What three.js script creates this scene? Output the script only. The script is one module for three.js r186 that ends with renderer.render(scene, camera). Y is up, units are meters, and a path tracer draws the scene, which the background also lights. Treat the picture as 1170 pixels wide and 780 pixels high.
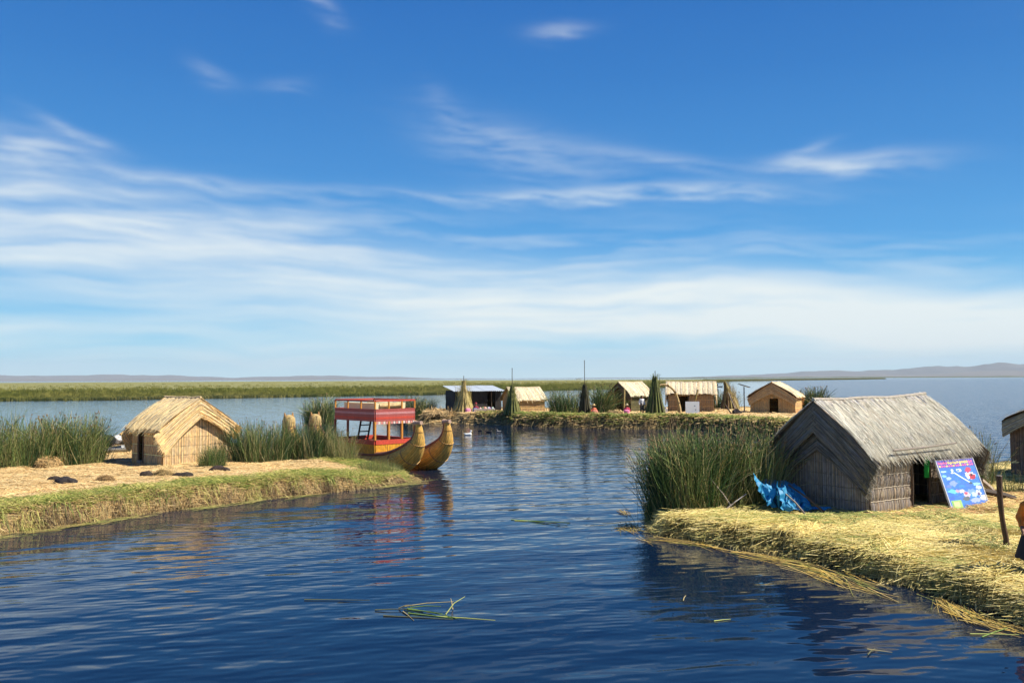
import * as THREE from 'three';
import { mergeGeometries } from 'three/addons/utils/BufferGeometryUtils.js';
import { ImprovedNoise } from 'three/addons/math/ImprovedNoise.js';

// ---------- camera, sky, sun, exposure ----------
const R = Math.PI / 180;
const scene = new THREE.Scene();
const camera = new THREE.PerspectiveCamera(44.65, 1024 / 682, 0.1, 60000);
camera.position.set(0, 4, 0);
camera.rotation.set(2.573 * R, 0, -0.27 * R, 'YXZ');
const renderer = new THREE.WebGLRenderer();
renderer.toneMapping = THREE.LinearToneMapping;
renderer.toneMappingExposure = 1.55;
renderer.shadowMap.enabled = true;
const sunDir = new THREE.Vector3(Math.cos(49 * R) * Math.cos(6 * R), Math.sin(49 * R), Math.cos(49 * R) * Math.sin(6 * R));
const sun = new THREE.DirectionalLight(new THREE.Color(1, 0.93, 0.79), 5);
sun.position.copy(sunDir).multiplyScalar(150).add(new THREE.Vector3(0, 0, -40));
sun.target.position.set(0, 0, -40);
sun.castShadow = true;
Object.assign(sun.shadow.camera, { left: -70, right: 70, top: 70, bottom: -70, near: 1, far: 400 });
sun.shadow.mapSize.set(4096, 4096);
scene.add(sun, sun.target);

const perlin = new ImprovedNoise();
const fbm = (x, y, z, o = 4) => { let a = 0.5, s = 0; for (let i = 0; i < o; i++) { s += a * perlin.noise(x, y, z); x = x * 2.03 + 7.1; y = y * 2.03 + 3.7; z = z * 2.03 + 1.9; a *= 0.5; } return s; };
const clamp = (x, a = 0, b = 1) => Math.min(b, Math.max(a, x));
const sstep = (a, b, x) => { const t = clamp((x - a) / (b - a)); return t * t * (3 - 2 * t); };
const lerp = (a, b, t) => a + (b - a) * t;
const lin = (c) => { c /= 255; return c <= 0.04045 ? c / 12.92 : ((c + 0.055) / 1.055) ** 2.4; };
const rgb = (r, g, b) => [lin(r), lin(g), lin(b)];

{ // the sky: clear high-altitude blue, a veil of thin cloud low down, wisps of cirrus above it
  const W = 3072, H = 1536, data = new Float32Array(W * H * 4);
  const keys = [[0, rgb(220, 245, 250)], [2.5, rgb(168, 222, 247)], [5, rgb(128, 198, 242)], [9, rgb(92, 168, 230)], [14, rgb(72, 145, 215)], [20, rgb(56, 126, 201)], [26, rgb(45, 111, 190)], [45, rgb(22, 68, 146)], [90, rgb(16, 50, 120)]];
  const white = rgb(244, 250, 248);
  // wisps: azimuth and height in degrees, half length, half thickness, tilt, strength
  const wisps = [[-30.5, 14, 3.2, 1.1, -0.1, 0.75], [-28, 15.2, 2.2, 0.4, -0.35, 0.5], [-13, 24.4, 1.3, 0.7, -0.6, 0.5], [3.4, 23.4, 2.0, 0.45, 0.05, 0.6], [-20, 19.5, 1.3, 0.5, -0.3, 0.42], [-15.5, 19.2, 1.7, 0.4, 0.1, 0.25],
    [-4.2, 18.2, 1.5, 0.9, -0.7, 0.42], [-1, 16.6, 4.5, 1.3, -0.35, 0.3], [2, 15.4, 7, 1.6, -0.22, 0.3], [-2, 12.6, 7, 0.3, 0.0, 0.5], [8, 12.6, 9, 0.45, -0.03, 0.62], [14, 12.3, 6, 0.4, -0.08, 0.55], [22, 13.6, 4.6, 0.55, -0.05, 0.8], [19.5, 14.4, 1.6, 0.5, 0.3, 0.5], [10.5, 14.6, 4.5, 0.5, -0.22, 0.36],
    [23, 5.7, 4, 0.25, 0.05, 0.5], [-20, 12.8, 9, 0.35, -0.03, 0.4], [-26, 9.9, 9, 0.5, -0.03, 0.6], [-22, 10.6, 6, 0.3, -0.05, 0.35]];
  let seed = 5; const r = () => (seed = (seed * 16807) % 2147483647) / 2147483647;
  for (let i = 0; i < 70; i++) { const a = 42 + r() * 276; wisps.push([a > 180 ? a - 360 : a, 9 + r() * 20, 1.5 + r() * 7, 0.3 + r() * 0.8, (r() - 0.6) * 0.4, 0.25 + r() * 0.5]); }
  for (let j = 0; j < H; j++) {
    const el = ((j + 0.5) / H - 0.5) * 180, e = Math.max(el, 0);
    let k = 0; while (k < keys.length - 2 && e > keys[k + 1][0]) k++;
    const t = clamp((e - keys[k][0]) / (keys[k + 1][0] - keys[k][0])), base = [0, 1, 2].map((c) => lerp(keys[k][1][c], keys[k + 1][1][c], t));
    for (let i = 0; i < W; i++) {
      const o = (j * W + i) * 4;
      let a = 0;
      if (el > -0.3 && el < 40) {
        const th = ((i + 0.5) / W - 0.5) * 2 * Math.PI, dx = Math.cos(th), dz = Math.sin(th);
        const az = Math.atan2(dx, -dz) / R;
        const sx = dx * 9, sz = dz * 9;
        const warp = fbm(sx * 0.6, e * 0.18, sz * 0.6, 3);
        const ee = e + warp * 1.3, streak = fbm(sx * 0.42 + 5, ee * 0.95 + az * 0.012, sz * 0.42, 4), fine = fbm(sx * 1.7, ee * 1.9 + az * 0.2, sz * 1.7 + 9, 4);
        const cen = 5.7 - 4.6 * dx, thick = 2.5 - 1.3 * dx;
        const q = (ee - cen) / thick;
        let veil = Math.exp(-(Math.abs(q) ** 2.4)) * clamp(0.72 + dx * 0.42 + streak * 0.85 + fine * 0.15);
        veil += Math.exp(-(((ee - 2.4) / 2.2) ** 2)) * clamp(0.55 + dx * 0.5 + streak * 1.0) * 0.8;
        veil += Math.exp(-(((ee - cen - 3.6) / 1.7) ** 2)) * clamp(0.08 - dx * 0.2 + streak * 0.8 + fine * 0.3) * 0.7;
        veil += Math.exp(-(((ee - cen + 1.6) / 0.5) ** 2)) * clamp(0.2 + dx * 0.6 + streak) * -0.35;
        a = clamp(veil, 0, 0.93);
        for (const [wa, we, hl, ht, tilt, str] of wisps) {
          let da = az - wa; if (da > 180) da -= 360; else if (da < -180) da += 360;
          if (Math.abs(da) > hl * 2.4) continue;
          const de = e + warp * 1.1 + fine * 0.6 - we - da * tilt;
          if (Math.abs(de) > ht * 4) continue;
          const g = Math.exp(-((da / hl) ** 2) - ((de / ht) ** 2) * (de > 0 ? 1.3 : 0.55)) * str * clamp(0.55 + fine * 1.1 + streak * 0.6, 0, 1.1);
          a = a + (1 - a) * clamp(g * (e > 17 ? 0.5 : 0.72), 0, 0.8);
        }
      }
      for (let c = 0; c < 3; c++) data[o + c] = lerp(base[c], white[c], a) / 1.55;
      data[o + 3] = 1;
    }
  }
  const tex = new THREE.DataTexture(data, W, H, THREE.RGBAFormat, THREE.FloatType);
  tex.mapping = THREE.EquirectangularReflectionMapping; tex.magFilter = THREE.LinearFilter; tex.needsUpdate = true;
  scene.background = tex; scene.environment = tex;
}
scene.fog = new THREE.FogExp2(new THREE.Color(0.56, 0.78, 1.0), 0.000028);

// ---------- small tools ----------
function rng(seed) { let s = seed >>> 0; const f = () => { s = (s + 0x6d2b79f5) >>> 0; let t = s; t = Math.imul(t ^ (t >>> 15), t | 1); t ^= t + Math.imul(t ^ (t >>> 7), t | 61); return ((t ^ (t >>> 14)) >>> 0) / 4294967296; }; f.r = (a, b) => a + (b - a) * f(); f.g = () => f() + f() + f() - 1.5; f.pick = (a) => a[Math.floor(f() * a.length)]; return f; }
const taken = {};
const numbered = (n) => { taken[n] = (taken[n] ?? -1) + 1; return taken[n] ? `${n}_${String(taken[n]).padStart(3, '0')}` : n; };
function tag(o, label, category, group, kind) { if (label) o.userData.label = label; if (category) o.userData.category = category; if (group) o.userData.group = group; if (kind) o.userData.kind = kind; return o; }
function thing(name, label, category, [x, y, z] = [0, 0, 0], turn = 0, group) { const o = new THREE.Group(); o.name = numbered(name); o.position.set(x, y, z); o.rotation.y = turn; scene.add(o); return tag(o, label, category, group); }
function mesh(name, geo, m, parent = scene) { const o = new THREE.Mesh(geo, m); o.name = parent === scene ? numbered(name) : name; o.castShadow = o.receiveShadow = true; parent.add(o); return o; }
class GB { // collects vertices of one mesh, uv in metres
  constructor() { this.p = []; this.u = []; this.i = []; }
  get n() { return this.p.length / 3; }
  grid(fn, nu, nv, uv) {
    const b = this.n;
    for (let j = 0; j <= nv; j++) for (let i = 0; i <= nu; i++) { const q = fn(i / nu, j / nv); this.p.push(q[0], q[1], q[2]); const w = uv ? uv(i / nu, j / nv) : [i / nu, j / nv]; this.u.push(w[0], w[1]); }
    for (let j = 0; j < nv; j++) for (let i = 0; i < nu; i++) { const a = b + j * (nu + 1) + i, c = a + nu + 1; this.i.push(a, a + 1, c, a + 1, c + 1, c); }
    return this;
  }
  quad(a, b, c, d) {
    const k = this.n; for (const q of [a, b, c, d]) this.p.push(...q);
    const l = Math.hypot(b[0] - a[0], b[1] - a[1], b[2] - a[2]), h = Math.hypot(d[0] - a[0], d[1] - a[1], d[2] - a[2]);
    this.u.push(0, 0, l, 0, l, h, 0, h); this.i.push(k, k + 1, k + 2, k, k + 2, k + 3); return this;
  }
  bar(a, b, w, h, up = [0, 1, 0]) { // square bar from a to b
    const A = new THREE.Vector3(...a), B = new THREE.Vector3(...b), d = B.clone().sub(A).normalize();
    let U = new THREE.Vector3(...up); if (Math.abs(U.dot(d)) > 0.95) U.set(1, 0, 0.3);
    const S = d.clone().cross(U).normalize().multiplyScalar(w / 2); U = S.clone().cross(d).normalize().multiplyScalar(h / 2);
    const c = (P, s, u) => P.clone().addScaledVector(S, s).addScaledVector(U, u).toArray();
    const [a0, a1, a2, a3] = [c(A, -1, -1), c(A, 1, -1), c(A, 1, 1), c(A, -1, 1)], [b0, b1, b2, b3] = [c(B, -1, -1), c(B, 1, -1), c(B, 1, 1), c(B, -1, 1)];
    return this.quad(a0, a1, a2, a3).quad(b1, b0, b3, b2).quad(a1, b1, b2, a2).quad(b0, a0, a3, b3).quad(a3, a2, b2, b3).quad(a1, a0, b0, b1);
  }
  box(x, y, z, sx, sy, sz) { return this.bar([x - sx / 2, y, z], [x + sx / 2, y, z], sz, sy); }
  tube(pts, rad, sides = 8, cap = true, squash = 1, lobes = 0) {
    const P = pts.map((q) => new THREE.Vector3(...q)), n = P.length, b = this.n;
    let N = new THREE.Vector3(0, 0, 1), len = 0;
    for (let k = 0; k < n; k++) {
      const T = P[Math.min(k + 1, n - 1)].clone().sub(P[Math.max(k - 1, 0)]).normalize();
      if (k === 0 && Math.abs(N.dot(T)) > 0.9) N.set(1, 0, 0);
      N.addScaledVector(T, -N.dot(T)).normalize();
      const Bn = T.clone().cross(N), r = typeof rad === 'function' ? rad(k / (n - 1)) : Array.isArray(rad) ? rad[k] : rad;
      if (k) len += P[k].distanceTo(P[k - 1]);
      for (let s = 0; s <= sides; s++) {
        const a = (s / sides) * 2 * Math.PI, f = lobes ? r * (0.98 + 0.025 * Math.abs(Math.sin(a * lobes / 2))) : r, q = P[k].clone().addScaledVector(N, Math.cos(a) * f).addScaledVector(Bn, Math.sin(a) * f * squash);
        this.p.push(q.x, q.y, q.z); this.u.push((s / sides) * Math.max(0.1, Math.round(6.3 * r * 4) / 4), len);
      }
    }
    for (let k = 0; k < n - 1; k++) for (let s = 0; s < sides; s++) { const a = b + k * (sides + 1) + s, c = a + sides + 1; this.i.push(a, a + 1, c, a + 1, c + 1, c); }
    if (cap) for (const [k, f] of [[0, 1], [n - 1, 0]]) {
      const c0 = this.n; this.p.push(P[k].x, P[k].y, P[k].z); this.u.push(0, 0);
      for (let s = 0; s <= sides; s++) { const a = (b + k * (sides + 1) + s) * 3; this.p.push(this.p[a], this.p[a + 1], this.p[a + 2]); this.u.push(0.1, s / sides * 0.1); }
      for (let s = 0; s < sides; s++) f ? this.i.push(c0, c0 + 2 + s, c0 + 1 + s) : this.i.push(c0, c0 + 1 + s, c0 + 2 + s);
    }
    return this;
  }
  geo() {
    const g = new THREE.BufferGeometry();
    g.setAttribute('position', new THREE.Float32BufferAttribute(this.p, 3)); g.setAttribute('uv', new THREE.Float32BufferAttribute(this.u, 2));
    g.setIndex(this.i); g.computeVertexNormals(); return g;
  }
  add(name, m, parent) { return mesh(name, this.geo(), m, parent); }
}
const gb = () => new GB();
function nets(sdf, lo, hi, cell) { // surface of a distance field as one continuous mesh
  const n = [0, 1, 2].map((k) => Math.ceil((hi[k] - lo[k]) / cell) + 1), [nx, ny, nz] = n, f = new Float32Array(nx * ny * nz);
  const at = (i, j, k) => i + nx * (j + ny * k);
  for (let k = 0; k < nz; k++) for (let j = 0; j < ny; j++) for (let i = 0; i < nx; i++) f[at(i, j, k)] = sdf(lo[0] + i * cell, lo[1] + j * cell, lo[2] + k * cell);
  const id = new Int32Array(nx * ny * nz).fill(-1), p = [], idx = [];
  for (let k = 0; k < nz - 1; k++) for (let j = 0; j < ny - 1; j++) for (let i = 0; i < nx - 1; i++) {
    let c = 0, x = 0, y = 0, z = 0;
    const e = (a, b) => { const fa = f[at(i + (a & 1), j + ((a >> 1) & 1), k + (a >> 2))], fb = f[at(i + (b & 1), j + ((b >> 1) & 1), k + (b >> 2))]; if ((fa < 0) !== (fb < 0)) { const t = fa / (fa - fb); x += lerp(a & 1, b & 1, t); y += lerp((a >> 1) & 1, (b >> 1) & 1, t); z += lerp(a >> 2, b >> 2, t); c++; } };
    for (const [a, b] of [[0, 1], [2, 3], [4, 5], [6, 7], [0, 2], [1, 3], [4, 6], [5, 7], [0, 4], [1, 5], [2, 6], [3, 7]]) e(a, b);
    if (c) { id[at(i, j, k)] = p.length / 3; p.push(lo[0] + (i + x / c) * cell, lo[1] + (j + y / c) * cell, lo[2] + (k + z / c) * cell); }
  }
  for (let k = 1; k < nz - 1; k++) for (let j = 1; j < ny - 1; j++) for (let i = 1; i < nx - 1; i++) {
    const s = f[at(i, j, k)] < 0;
    const q = (a, b, c, d, flip) => { if (a < 0 || b < 0 || c < 0 || d < 0) return; flip ? idx.push(a, c, b, a, d, c) : idx.push(a, b, c, a, c, d); };
    if (s !== f[at(i + 1, j, k)] < 0) q(id[at(i, j - 1, k - 1)], id[at(i, j, k - 1)], id[at(i, j, k)], id[at(i, j - 1, k)], !s);
    if (s !== f[at(i, j + 1, k)] < 0) q(id[at(i - 1, j, k - 1)], id[at(i - 1, j, k)], id[at(i, j, k)], id[at(i, j, k - 1)], !s);
    if (s !== f[at(i, j, k + 1)] < 0) q(id[at(i - 1, j - 1, k)], id[at(i, j - 1, k)], id[at(i, j, k)], id[at(i - 1, j, k)], !s);
  }
  const g = new THREE.BufferGeometry(); g.setAttribute('position', new THREE.Float32BufferAttribute(p, 3));
  g.setAttribute('uv', new THREE.Float32BufferAttribute(new Float32Array(p.length / 3 * 2).map((_, m) => m & 1 ? p[(m >> 1) * 3 + 1] : p[(m >> 1) * 3] + p[(m >> 1) * 3 + 2]), 2));
  g.setIndex(idx); g.computeVertexNormals(); return g;
}
const capsule = (a, b, ra, rb) => (x, y, z) => { const bx = b[0] - a[0], by = b[1] - a[1], bz = b[2] - a[2], t = clamp(((x - a[0]) * bx + (y - a[1]) * by + (z - a[2]) * bz) / (bx * bx + by * by + bz * bz + 1e-9)); return Math.hypot(x - a[0] - bx * t, y - a[1] - by * t, z - a[2] - bz * t) - lerp(ra, rb, t); };
const blend = (fs, k) => (x, y, z) => { let d = 1e3; for (const f of fs) { const e = f(x, y, z), h = Math.max(k - Math.abs(d - e), 0) / k; d = Math.min(d, e) - h * h * k * 0.25; } return d; };

// ---------- materials ----------
function dataTex(W, H, fn, float) {
  const d = float ? new Float32Array(W * H * 4) : new Uint8Array(W * H * 4);
  for (let j = 0; j < H; j++) for (let i = 0; i < W; i++) { const c = fn(i, j), o = (j * W + i) * 4; for (let k = 0; k < 3; k++) d[o + k] = float ? c[k] : clamp(c[k]) * 255; d[o + 3] = float ? 1 : 255; }
  const t = new THREE.DataTexture(d, W, H, THREE.RGBAFormat, float ? THREE.FloatType : THREE.UnsignedByteType);
  t.wrapS = t.wrapT = THREE.RepeatWrapping; t.magFilter = THREE.LinearFilter; t.needsUpdate = true; return t;
}
const wrapNoise = (u, v, f, s) => { const a = u * 2 * Math.PI, b = v * 2 * Math.PI; return perlin.noise(Math.cos(a) * f + s, Math.sin(a) * f + Math.cos(b) * f * 0.7 + s * 2, Math.sin(b) * f * 0.7 - s); };
let reedMap, reedBump, strawMap;
{ // reeds lying side by side along v: 1.2 m of them
  const r = rng(11), W = 512, H = 512, col = [], bump = [];
  let x = 0; while (x < W) { const w = 4 + Math.floor(r() * 6), v = r.r(0.6, 1), hue = r.g() * 0.08, ph = r(); for (let k = 0; k < w && x < W; k++, x++) { col.push([v, hue, ph]); bump.push(Math.sqrt(Math.max(0, 1 - ((k + 0.5) / w * 2 - 1) ** 2)) * 0.8 + v * 0.2); } }
  reedMap = dataTex(W, H, (i, j) => { const [v, h, p] = col[i], n = wrapNoise(p, j / H, 1.3, p * 20), m = wrapNoise(i / W, j / H, 2.2, 3), s = v * (1 + 0.22 * n + 0.16 * m) ; return [s * (1 + h), s * (1 - 0.02 - Math.abs(h) * 0.4), s * (0.96 - h * 1.6 - 0.1 * n)]; });
  reedBump = dataTex(W, 8, (i) => [bump[i], bump[i], bump[i]]);
  reedMap.colorSpace = THREE.SRGBColorSpace;
  const q = rng(12), n = 512, val = new Float32Array(n * n).fill(0.35), hu = new Float32Array(n * n);
  for (let k = 0; k < 9000; k++) { const a = q() * Math.PI, l = q.r(14, 60), x0 = q() * n, y0 = q() * n, v = 0.35 + 0.65 * (k / 9000) * q.r(0.6, 1.05), h = q.g() * 0.09; for (let s = 0; s < l; s += 0.7) { const i = ((x0 + Math.cos(a) * s) | 0) % n, j = ((y0 + Math.sin(a) * s) | 0) % n, o = ((j + n) % n) * n + (i + n) % n; val[o] = v; hu[o] = h; val[((j + 1 + n) % n) * n + (i + n) % n] = v * 0.9; } }
  strawMap = dataTex(n, n, (i, j) => { const v = val[j * n + i], h = hu[j * n + i]; return [v * (1 + h), v, v * (0.95 - h * 1.5)]; }); strawMap.colorSpace = THREE.SRGBColorSpace;
}
const col = (c) => new THREE.Color().setRGB(c[0], c[1], c[2]);
const M = (c, o = {}) => new THREE.MeshStandardMaterial({ color: col(c), roughness: 0.85, metalness: 0, side: THREE.DoubleSide, ...o });
const reedM = (c, o = {}) => M(c, { map: reedMap, bumpMap: reedBump, bumpScale: 0.006, roughness: 0.75, ...o });
const tints = (c, n, seed, amt = 0.1, o) => { const r = rng(seed); return Array.from({ length: n }, () => { const v = 1 + r.g() * amt * 1.2, h = r.g() * amt * 0.5; return reedM([c[0] * v * (1 + h), c[1] * v, c[2] * v * (1 - h)], o); }); };
const wearMap = dataTex(256, 256, (i, j) => { const n = 0.88 + 0.16 * wrapNoise(i / 256, j / 256, 5, 1) + 0.14 * wrapNoise(i / 256, j / 256, 16, 4), scr = wrapNoise(i / 256, j / 256, 9, 8) > 0.42 ? 0.12 : 0; return [n + scr, n + scr * 1.1, n + scr * 1.2]; }); wearMap.colorSpace = THREE.SRGBColorSpace;
const paint = (c, o = {}) => M(c, { map: wearMap, roughness: 0.65, ...o });
const instM = M([1, 1, 1], { roughness: 0.7 });
const wood = reedM([0.2, 0.14, 0.09]), darkWood = reedM([0.07, 0.045, 0.03]), paleWood = reedM([0.5, 0.46, 0.4]);
const black = M([0.012, 0.012, 0.014]);

// ---------- strand geometries (unit length) ----------
function strandGeo(pts, r0, r1, sides = 3) { return gb().tube(pts, (t) => lerp(r0, r1, t), sides, false).geo(); }
const lieGeos = [0, 1, 2].map((k) => strandGeo([[-0.5, 0, 0], [-0.15, 0.02 + k * 0.012, 0.02 * (k - 1)], [0.2, 0.025, 0.03 * (k - 1)], [0.5, -0.01, -0.02 * k]], 0.5, 0.3)); // radius 1 = thickness: scaled apart
const uprightGeos = [0.02, 0.09, 0.2, 0.42].map((b, k) => strandGeo([0, 0.2, 0.4, 0.6, 0.8, 1].map((t) => [b * t * t * t + 0.01 * Math.sin(t * 7 + k), t * (1 - b * 0.35 * t * t), 0]), 0.0058, 0.0022));
const hangGeos = [[0.3, 0.9], [0.42, 0.7], [0.22, 1.0], [0.5, 0.45]].map(([o, d]) => strandGeo([[-0.45, 0.0, 0], [-0.1, 0.05, 0], [o * 0.5, 0.02, 0.01], [o * 0.85, -d * 0.3, 0.02], [o, -d * 0.65, 0], [o * 1.04, -d, -0.02]], 0.012, 0.005));
const headGeos = [0.02, 0.09, 0.2].map((b) => { const x = b, y = 1 - b * 0.35; return gb().tube([[x * 0.9, y - 0.02, 0], [x + 0.006, y + 0.006, 0.004], [x + 0.022, y + 0.014, 0.008]], (q) => 0.009 * (1.1 - q), 4, false).tube([[x, y - 0.01, 0], [x - 0.012, y + 0.012, -0.006]], (q) => 0.007 * (1.2 - q), 3, false).geo(); });
function scatter(parent, name, geos, list, material = instM) { // list of {p, q, s, c}; one InstancedMesh for each geometry
  const sorted = geos.map(() => []); list.forEach((it, k) => sorted[it.g ?? k % geos.length].push(it));
  const m4 = new THREE.Matrix4(), s = new THREE.Vector3(), p = new THREE.Vector3(), c = new THREE.Color();
  sorted.forEach((l, k) => {
    if (!l.length) return;
    const im = new THREE.InstancedMesh(geos[k], material, l.length); im.name = name; im.userData.kind = 'stuff'; im.castShadow = im.receiveShadow = true;
    l.forEach((it, n) => { typeof it.s === 'number' ? s.setScalar(it.s) : s.set(...it.s); im.setMatrixAt(n, m4.compose(p.set(...it.p), it.q, s)); im.setColorAt(n, c.setRGB(...it.c)); });
    parent.add(im);
  });
}
const eul = new THREE.Euler();
const quat = (x, y, z, order = 'YXZ') => new THREE.Quaternion().setFromEuler(eul.set(x, y, z, order));
const vary = (r, c, amt) => { const v = 1 + r.g() * amt, h = r.g() * amt * 0.16; return [c[0] * v * (1 + h), c[1] * v, c[2] * v * (1 - h)]; };

// ---------- lake ----------
{
  const r = rng(3), N = 1024, TILE = 15, waves = [];
  for (let k = 0; k < 90; k++) { const lam = 0.16 * (1.5 / 0.16) ** r(), a = 0.25 + r.g() * 0.62, kk = TILE / lam, kx = Math.round(Math.sin(a) * kk), ky = Math.round(Math.cos(a) * kk); if (kx || ky) waves.push([kx, ky, r() * 6.283, lam ** 1.05]); }
  const h = new Float32Array(N * N), sn = new Float32Array(4096); for (let i = 0; i < 4096; i++) sn[i] = Math.sin(i / 4096 * 2 * Math.PI);
  for (const [kx, ky, ph, am] of waves) for (let j = 0; j < N; j++) { const b = ky * j / N * 4096 + ph * 652; for (let i = 0; i < N; i++) h[j * N + i] += am * sn[(kx * i * (4096 / N) + b) & 4095]; }
  let mx = 0; for (const v of h) mx = Math.max(mx, Math.abs(v));
  const bump = dataTex(N, N, (i, j) => { const v = h[j * N + i] / mx * 0.5 + 0.5; return [v, v, v]; }, true);
  const openWater = new THREE.MeshPhysicalMaterial({ color: col([0.003, 0.013, 0.04]), roughness: 0.12, ior: 1.333, bumpMap: bump, bumpScale: 0.13 });
  const water = new THREE.MeshPhysicalMaterial({ color: col([0.003, 0.0115, 0.034]), roughness: 0.04, ior: 1.333, bumpMap: bump, bumpScale: 0.027 });
  const big = Array.from({ length: 26 }, () => { const lam = 0.9 * (5 / 0.9) ** r(), a = 0.2 + r.g() * 0.7, k = 6.283 / lam; return [Math.sin(a) * k, Math.cos(a) * k, r() * 6.283, lam ** 1.1 * 0.0005, lam]; });
  const rows = [-600, -60, -20, -6, 0, 2]; for (let d = 3; d < 70; d *= 1.0065) rows.push(d); for (let d = 72; d < 23000; d *= 1.16) rows.push(d);
  const C = 260, p = [], u = [], calm = [], open = [];
  rows.forEach((d, j) => {
    const half = 14 + Math.max(0, d) * 1.15 + (d < 0 ? -d * 2 : 0), gap = d * 0.0065;
    for (let i = 0; i <= C; i++) {
      const x = (i / C * 2 - 1) * half, z = -d; let y = 0;
      if (d > 2 && d < 68) for (const [kx, kz, ph, am, lam] of big) y += am * Math.sin(kx * x + kz * z + ph) * sstep(2.2, 4.5, lam / Math.max(gap, 2 * half / C));
      p.push(x, y * (d > 45 ? sstep(68, 45, d) : 1) * clamp(0.85 + 1.1 * perlin.noise(x * 0.11, 3.3, z * 0.07), 0.3, 1.6), z); u.push(x / TILE, z / TILE);
      if (j && i) { const a = (j - 1) * (C + 1) + i - 1, b = a + C + 1; ((d > 92 && x / d > 0.315) || (d > 32 && x / d > 0.5) ? open : calm).push(a, a + 1, b, a + 1, b + 1, b); }
    }
  });
  const g = new THREE.BufferGeometry(); g.setAttribute('position', new THREE.Float32BufferAttribute(p, 3)); g.setAttribute('uv', new THREE.Float32BufferAttribute(u, 2)); g.setIndex([...calm, ...open]); g.addGroup(0, calm.length, 0); g.addGroup(calm.length, open.length, 1); g.computeVertexNormals();
  tag(mesh('lake', g, [water, openWater]), 'rippled dark blue lake water filling the foreground', 'water', null, 'structure');
}

// ---------- hills and far shore ----------
{
  const hillH = (a, layer) => { // metres at 13 km by azimuth in degrees
    const n = fbm(a * 0.16 + layer * 40, 2.5, layer, 5), n2 = perlin.noise(a * 0.5, layer * 9, 1.5);
    const right = sstep(10, 20, a) * lerp(80, 165, sstep(18, 32, a)) + sstep(30, 70, a) * 120;
    const left = sstep(-4, -12, a) * 66 + sstep(-35, -60, a) * 80;
    return Math.max(4, (right + left + 14) * (1 + n * 0.9 + n2 * 0.16));
  };
  const m = M([0.2, 0.18, 0.16]);
  for (const [layer, dist, k] of [[0, 21000, 0.82], [1, 16000, 0.36]]) {
    const g = gb().grid((u, v) => { const a = lerp(-75, 75, u), hh = hillH(a, layer) * k * dist / 13000, rr = dist - 1400 * (1 - v) + 900 * Math.max(0, v - 0.7), prof = v < 0.7 ? Math.sin(v / 0.7 * Math.PI / 2) : 1 - (v - 0.7) * 2, rough = 1 + 0.35 * fbm(a * 0.9, v * 4, layer * 5, 4) * Math.sin(v * Math.PI); return [Math.sin(a * R) * rr, -2 + hh * prof * rough, -Math.cos(a * R) * rr]; }, 420, 14);
    tag(g.add('distant_hills', m, scene), layer ? 'low dry foothills along the far shore' : 'hazy blue-grey hills on the horizon', 'hills', null, 'structure');
  }
  const shore = gb().grid((u, v) => { const a = lerp(10, 60, u), rr = 5200 + v * 900; return [Math.sin(a * R) * rr, -0.5 + (7 + 3 * perlin.noise(a * 0.9, 1, 1)) * Math.sin(Math.min(v * 2, 1) * 1.57), -Math.cos(a * R) * rr]; }, 120, 4);
  tag(shore.add('far_shore', M([0.1, 0.11, 0.05]), scene), 'thin dark line of low shore below the right hills', 'shore', null, 'structure');
}
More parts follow.
